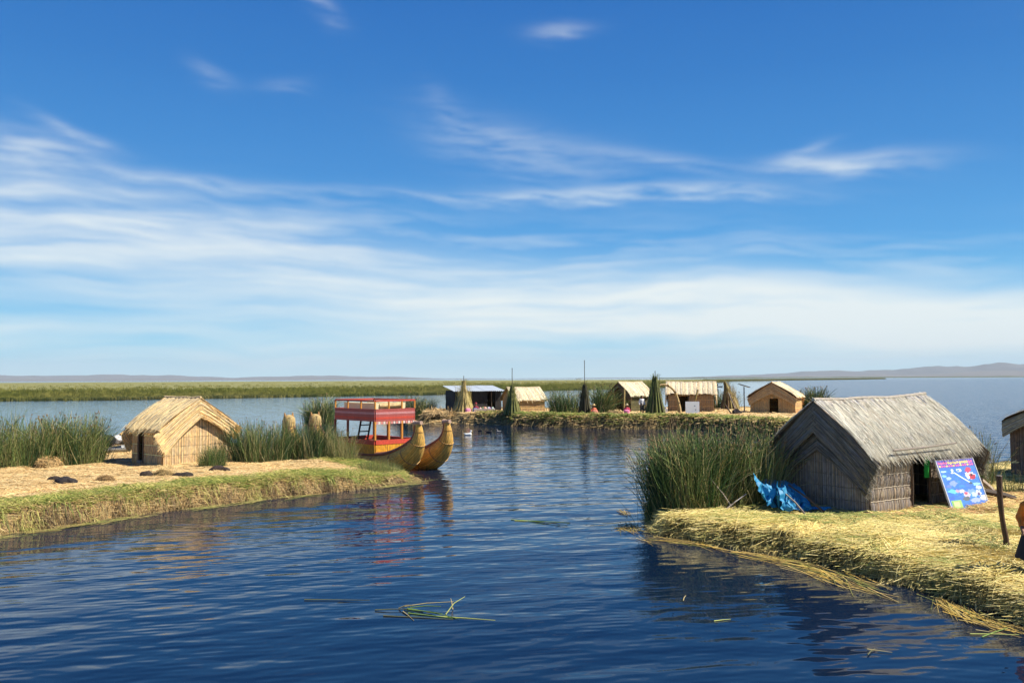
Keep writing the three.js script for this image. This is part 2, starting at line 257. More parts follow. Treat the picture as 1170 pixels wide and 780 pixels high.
// ---------- wide reed bed across the middle of the lake ----------
{
  const edge = [[-420, -190], [-260, -168], [-160, -166], [-104, -169], [-84, -172.5], [-57, -191], [-21, -213.5], [8.5, -273], [37, -306], [96, -407], [130, -560], [258, -982], [523, -1328], [739, -1654]];
  const back = edge.map(([x, z]) => { const d = Math.hypot(x, z), D = Math.max(1500, d * 1.25), k = Math.min(D, d + 1500) / d; return [x * k, z * k]; });
  const samp = (arr, t) => { const f = clamp(t, 0, 0.99999) * (arr.length - 1), i = Math.floor(f), k = f - i; return [lerp(arr[i][0], arr[i + 1][0], k), lerp(arr[i][1], arr[i + 1][1], k)]; };
  const bed = thing('reed_bed', 'broad olive green reed bed across the middle of the lake', 'reeds'); bed.userData.kind = 'stuff';
  gb().grid((u, v) => { const a = samp(edge, u).map((q) => q * 1.03), b = samp(back, u), t = v < 0.1 ? 0 : (v - 0.1) / 0.9, k = t * t; return [lerp(a[0], b[0], k), v < 0.05 ? -0.2 : lerp(0.1, 1.6, sstep(0, 0.06, k)) + 0.25 * perlin.noise(a[0] * 0.05, k * 20, a[1] * 0.03), lerp(a[1], b[1], k)]; }, 130, 12).add('reed_mass', M([0.22, 0.21, 0.06]), bed).userData.kind = 'stuff';
  const cum = [0]; for (let i = 0; i < 400; i++) { const a = samp(edge, i / 400), b = samp(edge, (i + 1) / 400); cum.push(cum[i] + Math.hypot(b[0] - a[0], b[1] - a[1]) / (Math.hypot(...a) + 80)); }
  const pickT = (q) => { q *= cum[400]; let lo = 0, hi = 400; while (hi - lo > 1) { const m = (lo + hi) >> 1; cum[m] <= q ? lo = m : hi = m; } return (lo + (q - cum[lo]) / (cum[hi] - cum[lo])) / 400; };
  const r = rng(77), blades = [];
  for (let k = 0; k < 9; k++) { const x = r.r(-0.5, 0.5), z = r.r(-0.3, 0.3), l = r.g() * 0.25, h = r.r(0.7, 1.05), w = 0.05; blades.push(gb().quad([x - w, 0, z], [x + w, 0, z + 0.03], [x + l + w * 0.3, h, z], [x + l - w * 0.3, h, z]).geo()); }
  const tuft = mergeGeometries(blades), list = [];
  for (let k = 0; k < 70000; k++) {
    const t = pickT(r()), a = samp(edge, t), b = samp(back, t), da = Math.hypot(...a), db = Math.hypot(...b);
    const d = k % 2 === 0 ? da + r() * 45 : 1 / lerp(1 / da, 1 / db, r() * r()), f = (d - da) / (db - da);
    const x = lerp(a[0], b[0], f) + r.g() * 1.2, z = lerp(a[1], b[1], f) + r.g() * 1.2;
    if (Math.abs(Math.atan2(x, -z)) > 1.1) continue;
    const w = 0.5 + d * 0.0045 * r.r(0.6, 1.3), patch = fbm(x * 0.02, 1.2, z * 0.012, 3), dry = clamp(0.3 + patch * 1.2 + r.g() * 0.16 + sstep(200, 700, d) * 0.35);
    list.push({ p: [x, -0.05, z], q: quat(0, r() * 0.8 - 0.4, 0), s: [w, (r.r(1.75, 2.35) + patch * 0.5) * lerp(0.3, 1, sstep(0, 45, d - da)), w * 0.6], c: vary(r, [lerp(0.34, 0.54, dry), lerp(0.33, 0.43, dry), lerp(0.065, 0.14, dry)], 0.14) });
  }
  scatter(bed, 'reeds', [tuft], list, M([1, 1, 1], { roughness: 0.9 }));
}

// ---------- floating islands ----------
function polySd(poly, x, z) { let d = 1e9, ins = false; for (let i = 0, j = poly.length - 1; i < poly.length; j = i++) { const [ax, az] = poly[j], [bx, bz] = poly[i], ex = bx - ax, ez = bz - az, t = clamp(((x - ax) * ex + (z - az) * ez) / (ex * ex + ez * ez)), qx = x - ax - ex * t, qz = z - az - ez * t; d = Math.min(d, qx * qx + qz * qz); if (az > z !== bz > z && x < (bx - ax) * (z - az) / (bz - az) + ax) ins = !ins; } return ins ? Math.sqrt(d) : -Math.sqrt(d); }
function island(label, pts, top0, bank, cell, c, seed, rough = 0.05, soft = null, topFn = null, recess = 0) {
  const curve = new THREE.CatmullRomCurve3(pts.map(([x, z]) => new THREE.Vector3(x, 0, z)), true, 'centripetal');
  const poly = curve.getPoints(pts.length * 5).slice(0, -1).map((v) => [v.x, v.z]);
  const sd = (x, z) => polySd(poly, x, z);
  const y = (x, z, s = sd(x, z)) => { const w = bank * (soft ? soft(x, z) : 1), top = top0 * (topFn ? topFn(x, z) : 1); s += 0.22 * perlin.noise(x * 0.75, seed + 8, z * 0.75) * sstep(2.5, 0, Math.abs(s)); return -0.35 + (top + 0.35) * sstep(-0.15, w, s - recess + 0.12 * perlin.noise(x * 1.7, seed, z * 1.7)) + rough * (perlin.noise(x * 0.8, seed + 3, z * 0.8) + 0.5 * perlin.noise(x * 2.3, seed + 5, z * 2.3)) * sstep(0, bank * 2, s); };
  const xs = poly.map((p) => p[0]), zs = poly.map((p) => p[1]), x0 = Math.min(...xs) - 0.5, x1 = Math.max(...xs) + 0.5, z0 = Math.min(...zs) - 0.5, z1 = Math.max(...zs) + 0.5;
  const nx = Math.ceil((x1 - x0) / cell), nz = Math.ceil((z1 - z0) / cell), p = [], u = [], idx = [], id = new Int32Array((nx + 1) * (nz + 1)).fill(-1);
  for (let j = 0; j <= nz; j++) for (let i = 0; i <= nx; i++) { const x = x0 + i * cell, z = z0 + j * cell, s = sd(x, z); if (s < -0.5) continue; id[j * (nx + 1) + i] = p.length / 3; p.push(x, y(x, z, s), z); u.push(x / 1.6, z / 1.6); }
  for (let j = 0; j < nz; j++) for (let i = 0; i < nx; i++) { const a = id[j * (nx + 1) + i], b = id[j * (nx + 1) + i + 1], d = id[(j + 1) * (nx + 1) + i], e = id[(j + 1) * (nx + 1) + i + 1]; if (a < 0 || b < 0 || d < 0 || e < 0) continue; idx.push(a, d, b, b, d, e); }
  const g = new THREE.BufferGeometry(); g.setAttribute('position', new THREE.Float32BufferAttribute(p, 3)); g.setAttribute('uv', new THREE.Float32BufferAttribute(u, 2)); g.setIndex(idx); g.computeVertexNormals();
  tag(mesh('island_ground', g, M(c, { map: strawMap, bumpMap: strawMap, bumpScale: 0.03, roughness: 0.95 })), label, 'ground', null, 'structure');
  return { poly, curve, sd, y, box: [x0, x1, z0, z1] };
}
function litter(name, label, isl, region, density, len, thick, colours, seed, lift = 0.01, tilt = 0.16, margin = 0.05, dens2 = null, comb = 0) { // loose straw lying on an island
  const r = rng(seed), [x0, x1, z0, z1] = region, n = Math.round((x1 - x0) * (z1 - z0) * density), list = [];
  for (let k = 0; k < n; k++) {
    const x = r.r(x0, x1), z = r.r(z0, z1), s = isl.sd(x, z); if (s < margin || (dens2 && r() > dens2(x, z, s))) continue;
    const clump = fbm(x * 0.5, seed * 0.37, z * 0.5, 3), l = r.r(len[0], len[1]), t = thick * r.r(0.7, 1.4);
    const c = colours[Math.floor(clamp(r() + clump * 0.9, 0, 0.999) * colours.length)];
    let yaw = perlin.noise(x * 0.45, seed, z * 0.45) * 3 + r.g() * 1.0; if (s < comb * r.r(0.5, 1.2)) { const gx = isl.sd(x + 0.1, z) - s, gz = isl.sd(x, z + 0.1) - s; yaw = Math.atan2(gz, -gx) + r.g() * 0.55 + perlin.noise(x * 0.9, seed, z * 0.9) * 1.4; }
    list.push({ p: [x, isl.y(x, z, s) + lift + r() * lift * 2, z], q: quat(0, yaw, r.g() * tilt, 'YXZ'), s: [l, t, t], c: vary(r, c, 0.22) });
  }
  const o = thing(name, label, 'straw'); o.userData.kind = 'stuff'; scatter(o, 'straw', lieGeos, list); return o;
}
function bankCurtain(name, label, isl, t0, t1, n, len, colours, seed, inset = [0.1, 0.6], low = [0.5, 1], size = 1) { // reeds hanging over the edge; t along the outline
  const r = rng(seed), list = [], P = new THREE.Vector3(), T = new THREE.Vector3();
  const tufts = Array.from({ length: Math.round(n / 34) }, () => ({ t: r.r(t0, t1), yaw: r.g() * 0.9, l: r.r(0.75, 1.35), ins: r.r(-0.12, 0.12), k: r.r(0.75, 1.2) }));
  for (let k = 0; k < n; k++) {
    const tf = r() < 0.7 ? r.pick(tufts) : { t: r.r(t0, t1), yaw: r.g() * 0.7, l: 1, ins: 0, k: 1 };
    const t = (tf.t + r.g() * 0.0022 + 2) % 1; isl.curve.getPointAt(t, P); isl.curve.getTangentAt(t, T);
    let nx = T.z, nz = -T.x; const probe = isl.sd(P.x + nx * 0.1, P.z + nz * 0.1); if (probe > 0) { nx = -nx; nz = -nz; }
    const ins = r.r(inset[0], inset[1]) + tf.ins, x = P.x - nx * ins, z = P.z - nz * ins, y = isl.y(x, z);
    const l = r.r(len[0], len[1]) * tf.l, clump = fbm(P.x * 1.1, seed, P.z * 1.1, 3);
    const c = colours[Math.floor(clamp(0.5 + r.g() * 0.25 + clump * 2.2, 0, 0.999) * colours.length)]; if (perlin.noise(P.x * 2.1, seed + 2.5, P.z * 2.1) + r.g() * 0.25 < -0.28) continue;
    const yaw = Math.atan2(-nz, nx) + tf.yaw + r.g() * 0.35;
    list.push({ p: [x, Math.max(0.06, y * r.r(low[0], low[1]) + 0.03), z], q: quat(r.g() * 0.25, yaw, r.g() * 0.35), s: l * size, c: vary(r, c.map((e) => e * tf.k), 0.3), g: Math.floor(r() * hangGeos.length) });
  }
  const o = thing(name, label, 'straw'); o.userData.kind = 'stuff'; scatter(o, 'hanging_reeds', hangGeos, list); return o;
}
function fringe(name, label, isl, t0, t1, n, out, len, colours, seed, thick = 0.012) { // reeds floating along the edge
  const r = rng(seed), list = [], P = new THREE.Vector3(), T = new THREE.Vector3();
  for (let k = 0; k < n; k++) {
    const t = (r.r(t0, t1) + 1) % 1; isl.curve.getPointAt(t, P); isl.curve.getTangentAt(t, T);
    let nx = T.z, nz = -T.x; if (isl.sd(P.x + nx * 0.1, P.z + nz * 0.1) > 0) { nx = -nx; nz = -nz; }
    const o = lerp(out[0], out[1], r() * (0.35 + 0.65 * clamp(0.5 + 1.4 * perlin.noise(P.x * 0.7, seed, P.z * 0.7)))), l = r.r(len[0], len[1]), th = thick * r.r(0.7, 1.5);
    list.push({ p: [P.x + nx * o, 0.012 + r() * 0.03, P.z + nz * o], q: quat(0, Math.atan2(-T.z, T.x) + r.g() * 0.5 + perlin.noise(P.x * 1.1, seed, P.z * 1.1) * 0.8, r.g() * 0.03), s: [l, th, th], c: vary(r, r.pick(colours), 0.25) });
  }
  const o = thing(name, label, 'reeds'); o.userData.kind = 'stuff'; scatter(o, 'floating_reeds', lieGeos, list.filter((e) => perlin.noise(e.p[0] * 0.9, seed + 0.5, e.p[2] * 0.9) > -0.12)); return o;
}
const STRAW = [[0.82, 0.67, 0.25], [0.74, 0.6, 0.21], [0.88, 0.74, 0.34], [0.6, 0.46, 0.15]], GOLD = [[0.78, 0.54, 0.24], [0.86, 0.63, 0.31], [0.62, 0.4, 0.16], [0.74, 0.56, 0.28]];
const GREEN = [[0.16, 0.22, 0.035], [0.24, 0.27, 0.05], [0.34, 0.33, 0.08]], BROWN = [[0.22, 0.14, 0.055], [0.32, 0.22, 0.09], [0.16, 0.1, 0.04], [0.42, 0.33, 0.14]];
const leftIsl = island('golden straw ground of the left reed island', [[-13.29, -21.75], [-12, -23.7], [-10.4, -25.8], [-8.36, -28], [-6.7, -29.5], [-4.9, -31.2], [-3.9, -33], [-4.4, -34.4], [-6.5, -36.2], [-9.5, -38.5], [-12.5, -41.5], [-15, -45], [-20, -47], [-29, -45], [-35, -37], [-34, -26], [-27, -18], [-18, -17.5]], 0.62, 0.5, 0.14, [0.74, 0.5, 0.23], 4, 0.07, null, (x) => lerp(1, 0.42, sstep(-8, -4.3, x)));
const rightIsl = island('pale yellow straw ground of the right reed island', [[3.55, -25], [3.5, -23.1], [3.6, -21.45], [4.5, -20.2], [5.41, -19], [6.04, -18.4], [7.04, -16.4], [7.57, -15.2], [7.86, -14], [8.1, -13.2], [8.9, -12.2], [10.5, -11], [14, -10], [20, -11], [27, -16], [29, -26], [26, -35], [19, -35], [15, -31], [11, -28.5], [7, -28.5], [4.5, -27]], 0.45, 0.4, 0.13, [0.62, 0.49, 0.18], 9, 0.1, null, null, 0.32);
const farIsl = island('straw ground of the far reed island', [[-10, -76], [-8, -74.8], [-3.56, -74], [1, -70.2], [4, -68], [8, -66], [13.8, -64.4], [17, -59], [22, -55], [28, -56], [33, -62], [36, -75], [30, -90], [15, -92], [5, -90], [-3, -95], [-9, -92], [-14, -86], [-13.5, -79]], 0.9, 0.8, 0.4, [0.5, 0.37, 0.18], 15, 0.08, (x, z) => lerp(4.2, 1, sstep(-6.5, -4, x)));
// left island cover
litter('loose_straw', 'golden loose straw strewn over the left island', leftIsl, [-24, -4, -42, -21], 130, [0.15, 0.55], 0.014, GOLD, 21);
litter('edge_grass', 'green and yellow cut reeds along the lip of the left island', leftIsl, [-19, -3.5, -36, -21], 420, [0.2, 0.6], 0.016, [...GREEN, [0.42, 0.4, 0.1], [0.5, 0.42, 0.15]], 22, 0.03, 0.4, 0.3, (x, z, s) => (s < 3.2 ? clamp(1.15 - s / 1.9) * (x > -20 ? 1 : 0) : 0));
bankCurtain('bank_reeds', 'brown dried reeds hanging down the bank of the left island', leftIsl, -0.06, 0.4, 9500, [0.35, 0.75], [[0.08, 0.05, 0.02], [0.14, 0.09, 0.035], ...BROWN, [0.2, 0.13, 0.05], [0.3, 0.28, 0.07]], 23, [0.0, 0.4], [0.45, 1]);
bankCurtain('lip_reeds', 'yellow green reeds drooping over the lip of the left island', leftIsl, -0.06, 0.42, 4200, [0.35, 0.7], [...GREEN, [0.42, 0.38, 0.1]], 24, [0.25, 0.8], [0.9, 1.05]);
fringe('floating_fringe', 'yellow green line of reeds floating along the left island', leftIsl, -0.06, 0.36, 800, [0.05, 0.8], [0.4, 1.1], [[0.34, 0.32, 0.08], [0.46, 0.38, 0.12], [0.24, 0.25, 0.06], [0.3, 0.2, 0.08]], 25);
// right island cover
litter('cut_reeds', 'thick pale yellow cut reeds covering the right island', rightIsl, [3.4, 16, -24.5, -11], 620, [0.2, 0.75], 0.012, [...STRAW, [0.62, 0.56, 0.2]], 31, 0.015, 0.22, 0.02, null, 1.8);
litter('long_reeds', 'long bent reeds combed over the edge of the right island', rightIsl, [3.4, 14, -22, -11], 150, [0.6, 1.2], 0.015, [...STRAW, [0.5, 0.46, 0.14]], 37, 0.04, 0.25, 0.15, (x, z, s) => (s < 1.6 ? clamp(0.7 + perlin.noise(x * 1.3, 7, z * 1.3) * 1.5) : 0), 3);
litter('brown_straw', 'brown trampled straw round the map board and hut door', rightIsl, [9.2, 16, -25.5, -21], 160, [0.2, 0.6], 0.014, [[0.6, 0.36, 0.15], [0.5, 0.28, 0.11], [0.68, 0.46, 0.2]], 38, 0.03, 0.3, 0.3, (x, z) => clamp(1.4 - Math.abs(z + 22.2 + (x - 11.8) * 0.58) * 1.1));
litter('green_reeds', 'greener reeds mixed into the straw of the right island', rightIsl, [5, 16, -23, -11], 130, [0.25, 0.7], 0.012, [[0.3, 0.33, 0.08], [0.42, 0.4, 0.12], [0.2, 0.26, 0.06]], 32, 0.04, 0.25, 0.1, (x, z) => clamp(0.05 + 1.8 * perlin.noise(x * 0.6, 4, z * 0.6)));
litter('back_straw', 'dry straw lying behind the huts of the right island', rightIsl, [6, 24, -34, -24.5], 45, [0.3, 0.8], 0.02, STRAW, 33);
bankCurtain('bank_reeds', 'straw hanging like a fringe over the right island bank', rightIsl, 0.02, 0.5, 12000, [0.3, 0.62], [[0.36, 0.3, 0.1], ...STRAW, [0.62, 0.52, 0.2], [0.45, 0.42, 0.12]], 34, [0.3, 0.9], [0.9, 1.12]);
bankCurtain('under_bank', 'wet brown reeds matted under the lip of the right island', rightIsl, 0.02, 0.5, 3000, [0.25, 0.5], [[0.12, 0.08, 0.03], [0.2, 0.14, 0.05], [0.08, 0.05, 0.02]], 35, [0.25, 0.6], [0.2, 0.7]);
fringe('floating_fringe', 'orange yellow reeds floating along the right island', rightIsl, 0.0, 0.42, 1700, [0.0, 1.0], [0.4, 1.2], [[0.5, 0.33, 0.06], [0.4, 0.28, 0.06], [0.24, 0.25, 0.05], [0.55, 0.4, 0.12], [0.2, 0.14, 0.05]], 36, 0.01);
// far island cover
litter('loose_straw', 'dry straw strewn over the far island', farIsl, [-13, 34, -84, -55], 26, [0.4, 1.1], 0.04, GOLD, 41, 0.03, 0.2);
litter('edge_grass', 'olive grass along the edge of the far island', farIsl, [-3, 33, -75, -54], 60, [0.4, 0.9], 0.05, [...GREEN, [0.4, 0.33, 0.12]], 42, 0.08, 0.5, 0.3, (x, z, s) => clamp(1.4 - s / 1.8));
bankCurtain('bank_reeds', 'dark brown reeds hanging down the bank of the far island', farIsl, 0.08, 0.6, 5200, [0.7, 1.2], [[0.12, 0.08, 0.03], [0.25, 0.17, 0.07], [0.4, 0.3, 0.13], [0.2, 0.17, 0.05]], 43, [0, 0.8], [0.5, 1], 1.3);

// ---------- standing reeds ----------
const REED = [[0.028, 0.066, 0.018], [0.04, 0.09, 0.02], [0.06, 0.125, 0.026], [0.1, 0.165, 0.038], [0.2, 0.24, 0.065]];
function clump(label, isl, [x, z], [rx, rz], turn, height, n, seed, o = {}) {
  const r = rng(seed), y0 = isl ? isl.y(x, z) : -0.05, t = thing(o.name ?? 'reed_clump', label, 'reeds', [x, y0, z], turn, o.group), list = [], cs = Math.cos(turn), sn = Math.sin(turn);
  for (let k = 0; k < n; k++) {
    const a = r() * 6.283, q = Math.sqrt(r()) * (r() < 0.12 ? r.r(1, 1.4) : 1), dx = Math.cos(a) * q * rx, dz = Math.sin(a) * q * rz, wx = x + dx * cs + dz * sn, wz = z - dx * sn + dz * cs;
    const gy = isl ? Math.max(-0.1, isl.y(wx, wz)) - y0 : 0, out = r() < 0.14 ? 0.9 : 0.14 + 0.22 * q, h = height * (r() < 0.25 ? r.r(0.3, 0.7) : r.r(0.65, 1.12)) * (1 - 0.22 * q * q) * (1 + 0.3 * perlin.noise(wx * 1.2, seed, wz * 1.2));
    const dead = r() < (o.dry ?? 0.17), pal = o.colours ?? REED, c = dead ? r.pick([[0.42, 0.34, 0.14], [0.3, 0.24, 0.1], [0.5, 0.42, 0.2]]) : pal[Math.floor(clamp(0.5 + r.g() * 0.3 + 1.3 * perlin.noise(wx * 1.6, seed + 0.5, wz * 1.6), 0, 0.999) * pal.length)];
    list.push({ p: [dx, gy - 0.02, dz], q: quat(r.g() * 0.22 + Math.sin(a) * out * 0.5, r() * 6.283, 0).premultiply(quat(0, 0, -Math.cos(a) * out * 0.5 + r.g() * 0.16)), s: [h * (o.thick ?? 1), h, h * (o.thick ?? 1)], c: vary(r, c, 0.3), g: Math.floor(r() ** 1.35 * 4) });
  }
  for (let k = 0; k < n * (o.base ?? 0.25); k++) { const a = r() * 6.283, q = 0.55 + 0.5 * r(), dx = Math.cos(a) * rx * q, dz = Math.sin(a) * rz * q, wx = x + dx * cs + dz * sn, wz = z - dx * sn + dz * cs; list.push({ p: [dx, (isl ? Math.max(-0.05, isl.y(wx, wz)) - y0 : 0), dz], q: quat(r.g() * 0.8, r() * 6.28, r.g() * 0.8), s: [height * 0.3 * (o.thick ?? 1), height * r.r(0.15, 0.4), height * 0.3 * (o.thick ?? 1)], c: vary(r, r.pick([[0.4, 0.34, 0.12], [0.22, 0.24, 0.05], [0.5, 0.38, 0.16]]), 0.3), g: 2 }); }
  scatter(t, 'stems', uprightGeos, list);
  const tall = list.slice(0, n).filter((e, k) => k % 7 === 0 && e.s[1] > height * 0.7 && e.g < 3).map((e) => ({ ...e, c: vary(r, [0.2, 0.12, 0.05], 0.3) }));
  scatter(t, 'seed_heads', headGeos, tall); return t;
}
clump('tall dark green reeds at the far left edge of the left island', leftIsl, [-20.2, -33.2], [1.9, 1.0], 0.1, 2.0, 2300, 51);
clump('tall dark green reeds between the left edge clump and the straw hut', leftIsl, [-18.0, -34.2], [1.15, 0.8], 0.2, 2.05, 1700, 52);
clump('dense green reeds on the right of the left straw hut', leftIsl, [-10.5, -35.2], [1.25, 0.9], 0.3, 1.75, 1700, 53);
clump('green reeds in front of the boat sterns', leftIsl, [-8.5, -35.9], [1.0, 0.7], 0.4, 1.6, 1500, 54);
clump('sparse dry reeds beside the boat cabin on the left island', leftIsl, [-7.15, -35.6], [0.5, 0.5], 0.4, 1.35, 380, 541, { dry: 0.55 });
clump('small bright green clump at the foot of the left hut gable', leftIsl, [-11.75, -32.7], [0.5, 0.32], 0.2, 0.85, 900, 55, { colours: [[0.06, 0.13, 0.02], [0.09, 0.17, 0.025], [0.05, 0.1, 0.02]] });
clump('low grassy tuft on the tip of the left island beside the prows', leftIsl, [-5.2, -33.1], [0.85, 0.7], 0.6, 0.55, 1500, 56, { colours: [[0.06, 0.13, 0.03], [0.12, 0.17, 0.04], [0.2, 0.22, 0.05]], dry: 0.2 });
clump('large dark clump of tall reeds on the left end of the right island', rightIsl, [4.95, -23.15], [1.1, 0.95], 0.1, 2.15, 3600, 57);
clump('lighter leaning reeds between the dark reed clump and the grey hut', rightIsl, [6.5, -23.6], [1.0, 0.9], 0.1, 2.1, 2100, 58, { dry: 0.3, colours: [...REED, [0.14, 0.19, 0.06], [0.2, 0.23, 0.08]] });
clump('thin reeds growing between the grey hut and the hut at the right edge', rightIsl, [15.2, -27.8], [0.8, 0.7], 0, 1.75, 380, 59, { colours: [[0.12, 0.18, 0.06], [0.07, 0.12, 0.04], [0.18, 0.22, 0.09]] });
clump('low dark plants in front of the hut at the right edge', rightIsl, [15.6, -25.7], [0.7, 0.3], 0, 0.75, 260, 60);
clump('round reed clump standing in the water left of the boat cabin', null, [-17.2, -74.5], [1.3, 1.0], 0, 2.5, 700, 61, { thick: 2.2 });
clump('dark reed clump with brown heads on the left end of the far island', farIsl, [-9.4, -77.5], [0.9, 0.8], 0, 2.3, 620, 62, { thick: 2.2, dry: 0.3 });
clump('low reeds left of the blue roofed shed', farIsl, [-8.3, -82], [0.8, 0.6], 0, 1.4, 300, 63, { thick: 2.2 });
clump('green reeds behind the far bank left of the dark green stook', farIsl, [4.6, -73.5], [1.3, 0.8], 0, 2.0, 620, 64, { thick: 2.2 });
clump('green reeds behind the far bank right of the dark green stook', farIsl, [8.0, -73.5], [0.9, 0.8], 0, 2.35, 520, 65, { thick: 2.2 });
clump('low reeds behind the brown stook on the far island', farIsl, [20.2, -82.5], [2.2, 0.8], 0, 1.9, 620, 66, { thick: 2.4 });
clump('dark reeds behind the ridge of the grey hut', farIsl, [27.3, -75.5], [1.0, 0.8], 0, 2.3, 520, 67, { thick: 2.4 });
clump('dark reeds at the left end of the hut row on the far island', farIsl, [8.9, -76], [0.7, 0.7], 0, 2.0, 300, 68, { thick: 2.4 });

// ---------- reed huts ----------
function matBand(p0, p1, y0, y1, top, pitch, thick, seed) { // upright reeds stitched into a band of matting between two floor points
  const len = Math.hypot(p1[0] - p0[0], p1[1] - p0[1]), dx = (p1[0] - p0[0]) / len, dz = (p1[1] - p0[1]) / len, nx = dz, nz = -dx, n = Math.max(4, Math.round(len / pitch)) * 2, r = rng(seed), jit = Array.from({ length: n + 1 }, () => [r.g() * 0.008, r.g() * 0.02]);
  const g = gb(), put = (u, v, side) => { const k = Math.round(u * n), s = u * len, lim = top ? top(s) : 9, yy = Math.min(lerp(y0, y1, v) + (v === 1 || v === 0 ? jit[k][1] : 0), lim), bul = 0.03 * Math.sin(v * Math.PI) + (k & 1 ? pitch * 0.22 : 0) + jit[k][0], o = side ? -thick : bul; return [p0[0] + dx * s + nx * o, yy, p0[1] + dz * s + nz * o]; };
  g.grid((u, v) => put(u, v, 0), n, 3, (u, v) => [u * len / 1.2, lerp(y0, y1, v) / 1.2]).grid((u, v) => put(u, v, 1), n, 1, (u, v) => [u * len / 1.2, lerp(y0, y1, v) / 1.2]);
  return g;
}
function hut(label, pos, turn, o) {
  const { W, L, Hr, He, ds = 1, og = 0.3, oe = 0.2, pitch = 0.035, group = 'reed huts', sag = 0, bundle = 0.3 } = o, t = thing('reed_hut', label, 'hut', pos, turn, group), r = rng(o.seed), hw = W / 2;
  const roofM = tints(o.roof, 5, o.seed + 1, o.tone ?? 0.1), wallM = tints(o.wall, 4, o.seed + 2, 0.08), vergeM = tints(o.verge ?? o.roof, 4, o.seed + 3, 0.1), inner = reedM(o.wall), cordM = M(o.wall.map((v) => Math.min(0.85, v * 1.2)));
  const zr = hw + oe, prof = (q) => [q * zr, Hr - (Hr - He) * (0.86 * q + 0.14 * q ** 4)];
  const under = (z) => prof(clamp(Math.abs(z) / zr))[1] - 0.1;
  // walls: stacked bands of matting
  const bands = o.bands ?? 4, wallTop = under(hw) - 0.02;
  const bandRow = (p0, p1, yTop, top, name, off) => { const nb = Math.max(1, Math.round(bands * yTop / wallTop)); for (let b = 0; b < nb; b++) matBand(p0, p1, yTop * b / nb + (b ? 0.004 : -0.05), yTop * (b + 1) / nb - 0.004, top, pitch, 0.05, o.seed * 7 + b + off).add(name, wallM[(b + off) % 4], t);
    const len = Math.hypot(p1[0] - p0[0], p1[1] - p0[1]), nx = (p1[1] - p0[1]) / len, nz = -(p1[0] - p0[0]) / len, cr = o.cord ?? (pitch > 0.06 ? 0.02 : 0.011);
    for (let b = 1; b < nb; b++) { const y = yTop * b / nb; let c = []; for (let k = 0; k <= 24; k++) { const u = k / 24; if (!top || top(u * len) > y + 0.02) c.push([lerp(p0[0], p1[0], u) + nx * pitch * 0.34, y + 0.006 * Math.sin(k * 1.7 + b), lerp(p0[1], p1[1], u) + nz * pitch * 0.34]); } if (c.length > 2) gb().tube(c, cr, 5).add('stitch_cord', cordM, t); } };
  for (const s of [-1, 1]) { // long sides
    const a = s > 0 ? [0, hw] : [L, -hw], b = s > 0 ? [L, hw] : [0, -hw];
    if (o.door && s === ds) {
      const [d0, d1, dh] = o.door, A = s > 0 ? d0 : L - d1, B = s > 0 ? d1 : L - d0, pt = (k) => [lerp(a[0], b[0], k / L), a[1]];
      bandRow(b, pt(B), wallTop, null, 'wall_mat', 1); bandRow(pt(A), a, wallTop, null, 'wall_mat', 2);
      if (wallTop - dh > 0.12) matBand(pt(B), pt(A), dh, wallTop, null, pitch, 0.05, o.seed + 77).add('wall_mat', wallM[0], t);
      for (const q of [d0, d1]) gb().tube([[q, -0.05, s * (hw + 0.01)], [q + 0.01, dh * 0.5, s * (hw + 0.03)], [q, wallTop + 0.02, s * (hw + 0.01)]], 0.045, 7).add('door_post', o.post ?? wood, t);
      gb().box((d0 + d1) / 2, 0.06, s * (hw + 0.02), d1 - d0 - 0.1, 0.12, 0.22).add('door_sill', paleWood, t);
    } else bandRow(b, a, wallTop, null, 'wall_mat', 3);
  }
  for (const e of [0, 1]) { // gable ends
    const x = e ? L : 0, a = e ? [x, hw] : [x, -hw], b = e ? [x, -hw] : [x, hw], top = (s) => under(s - hw);
    if (o.gableDoor && !e) {
      const [g0, g1, gh] = o.gableDoor, m = (z) => [x, z];
      bandRow(a, m(g0), Hr - 0.1, (s) => under(s - hw), 'gable_mat', 0); bandRow(m(g1), b, Hr - 0.1, (s) => under(s + g1), 'gable_mat', 1);
      matBand(m(g0), m(g1), gh, Hr - 0.1, (s) => under(s + g0), pitch, 0.05, o.seed + 78).add('gable_mat', wallM[1], t);
    } else bandRow(a, b, Hr - 0.12, top, 'gable_mat', e);
  }
  gb().box(L / 2, -0.02, 0, L - 0.1, 0.06, W - 0.1).add('floor_mat', inner, t);
  // roof: a solid layer, then bundles of thatch side by side on each slope, then loose strands
  const sagY = (x) => { const q = clamp((x + og) / (L + 2 * og)); return sag * (1 - q) + (o.dip ?? 0.03) * Math.sin(q * Math.PI) * (1 + 0.4 * Math.sin(q * 9 + o.seed)); };
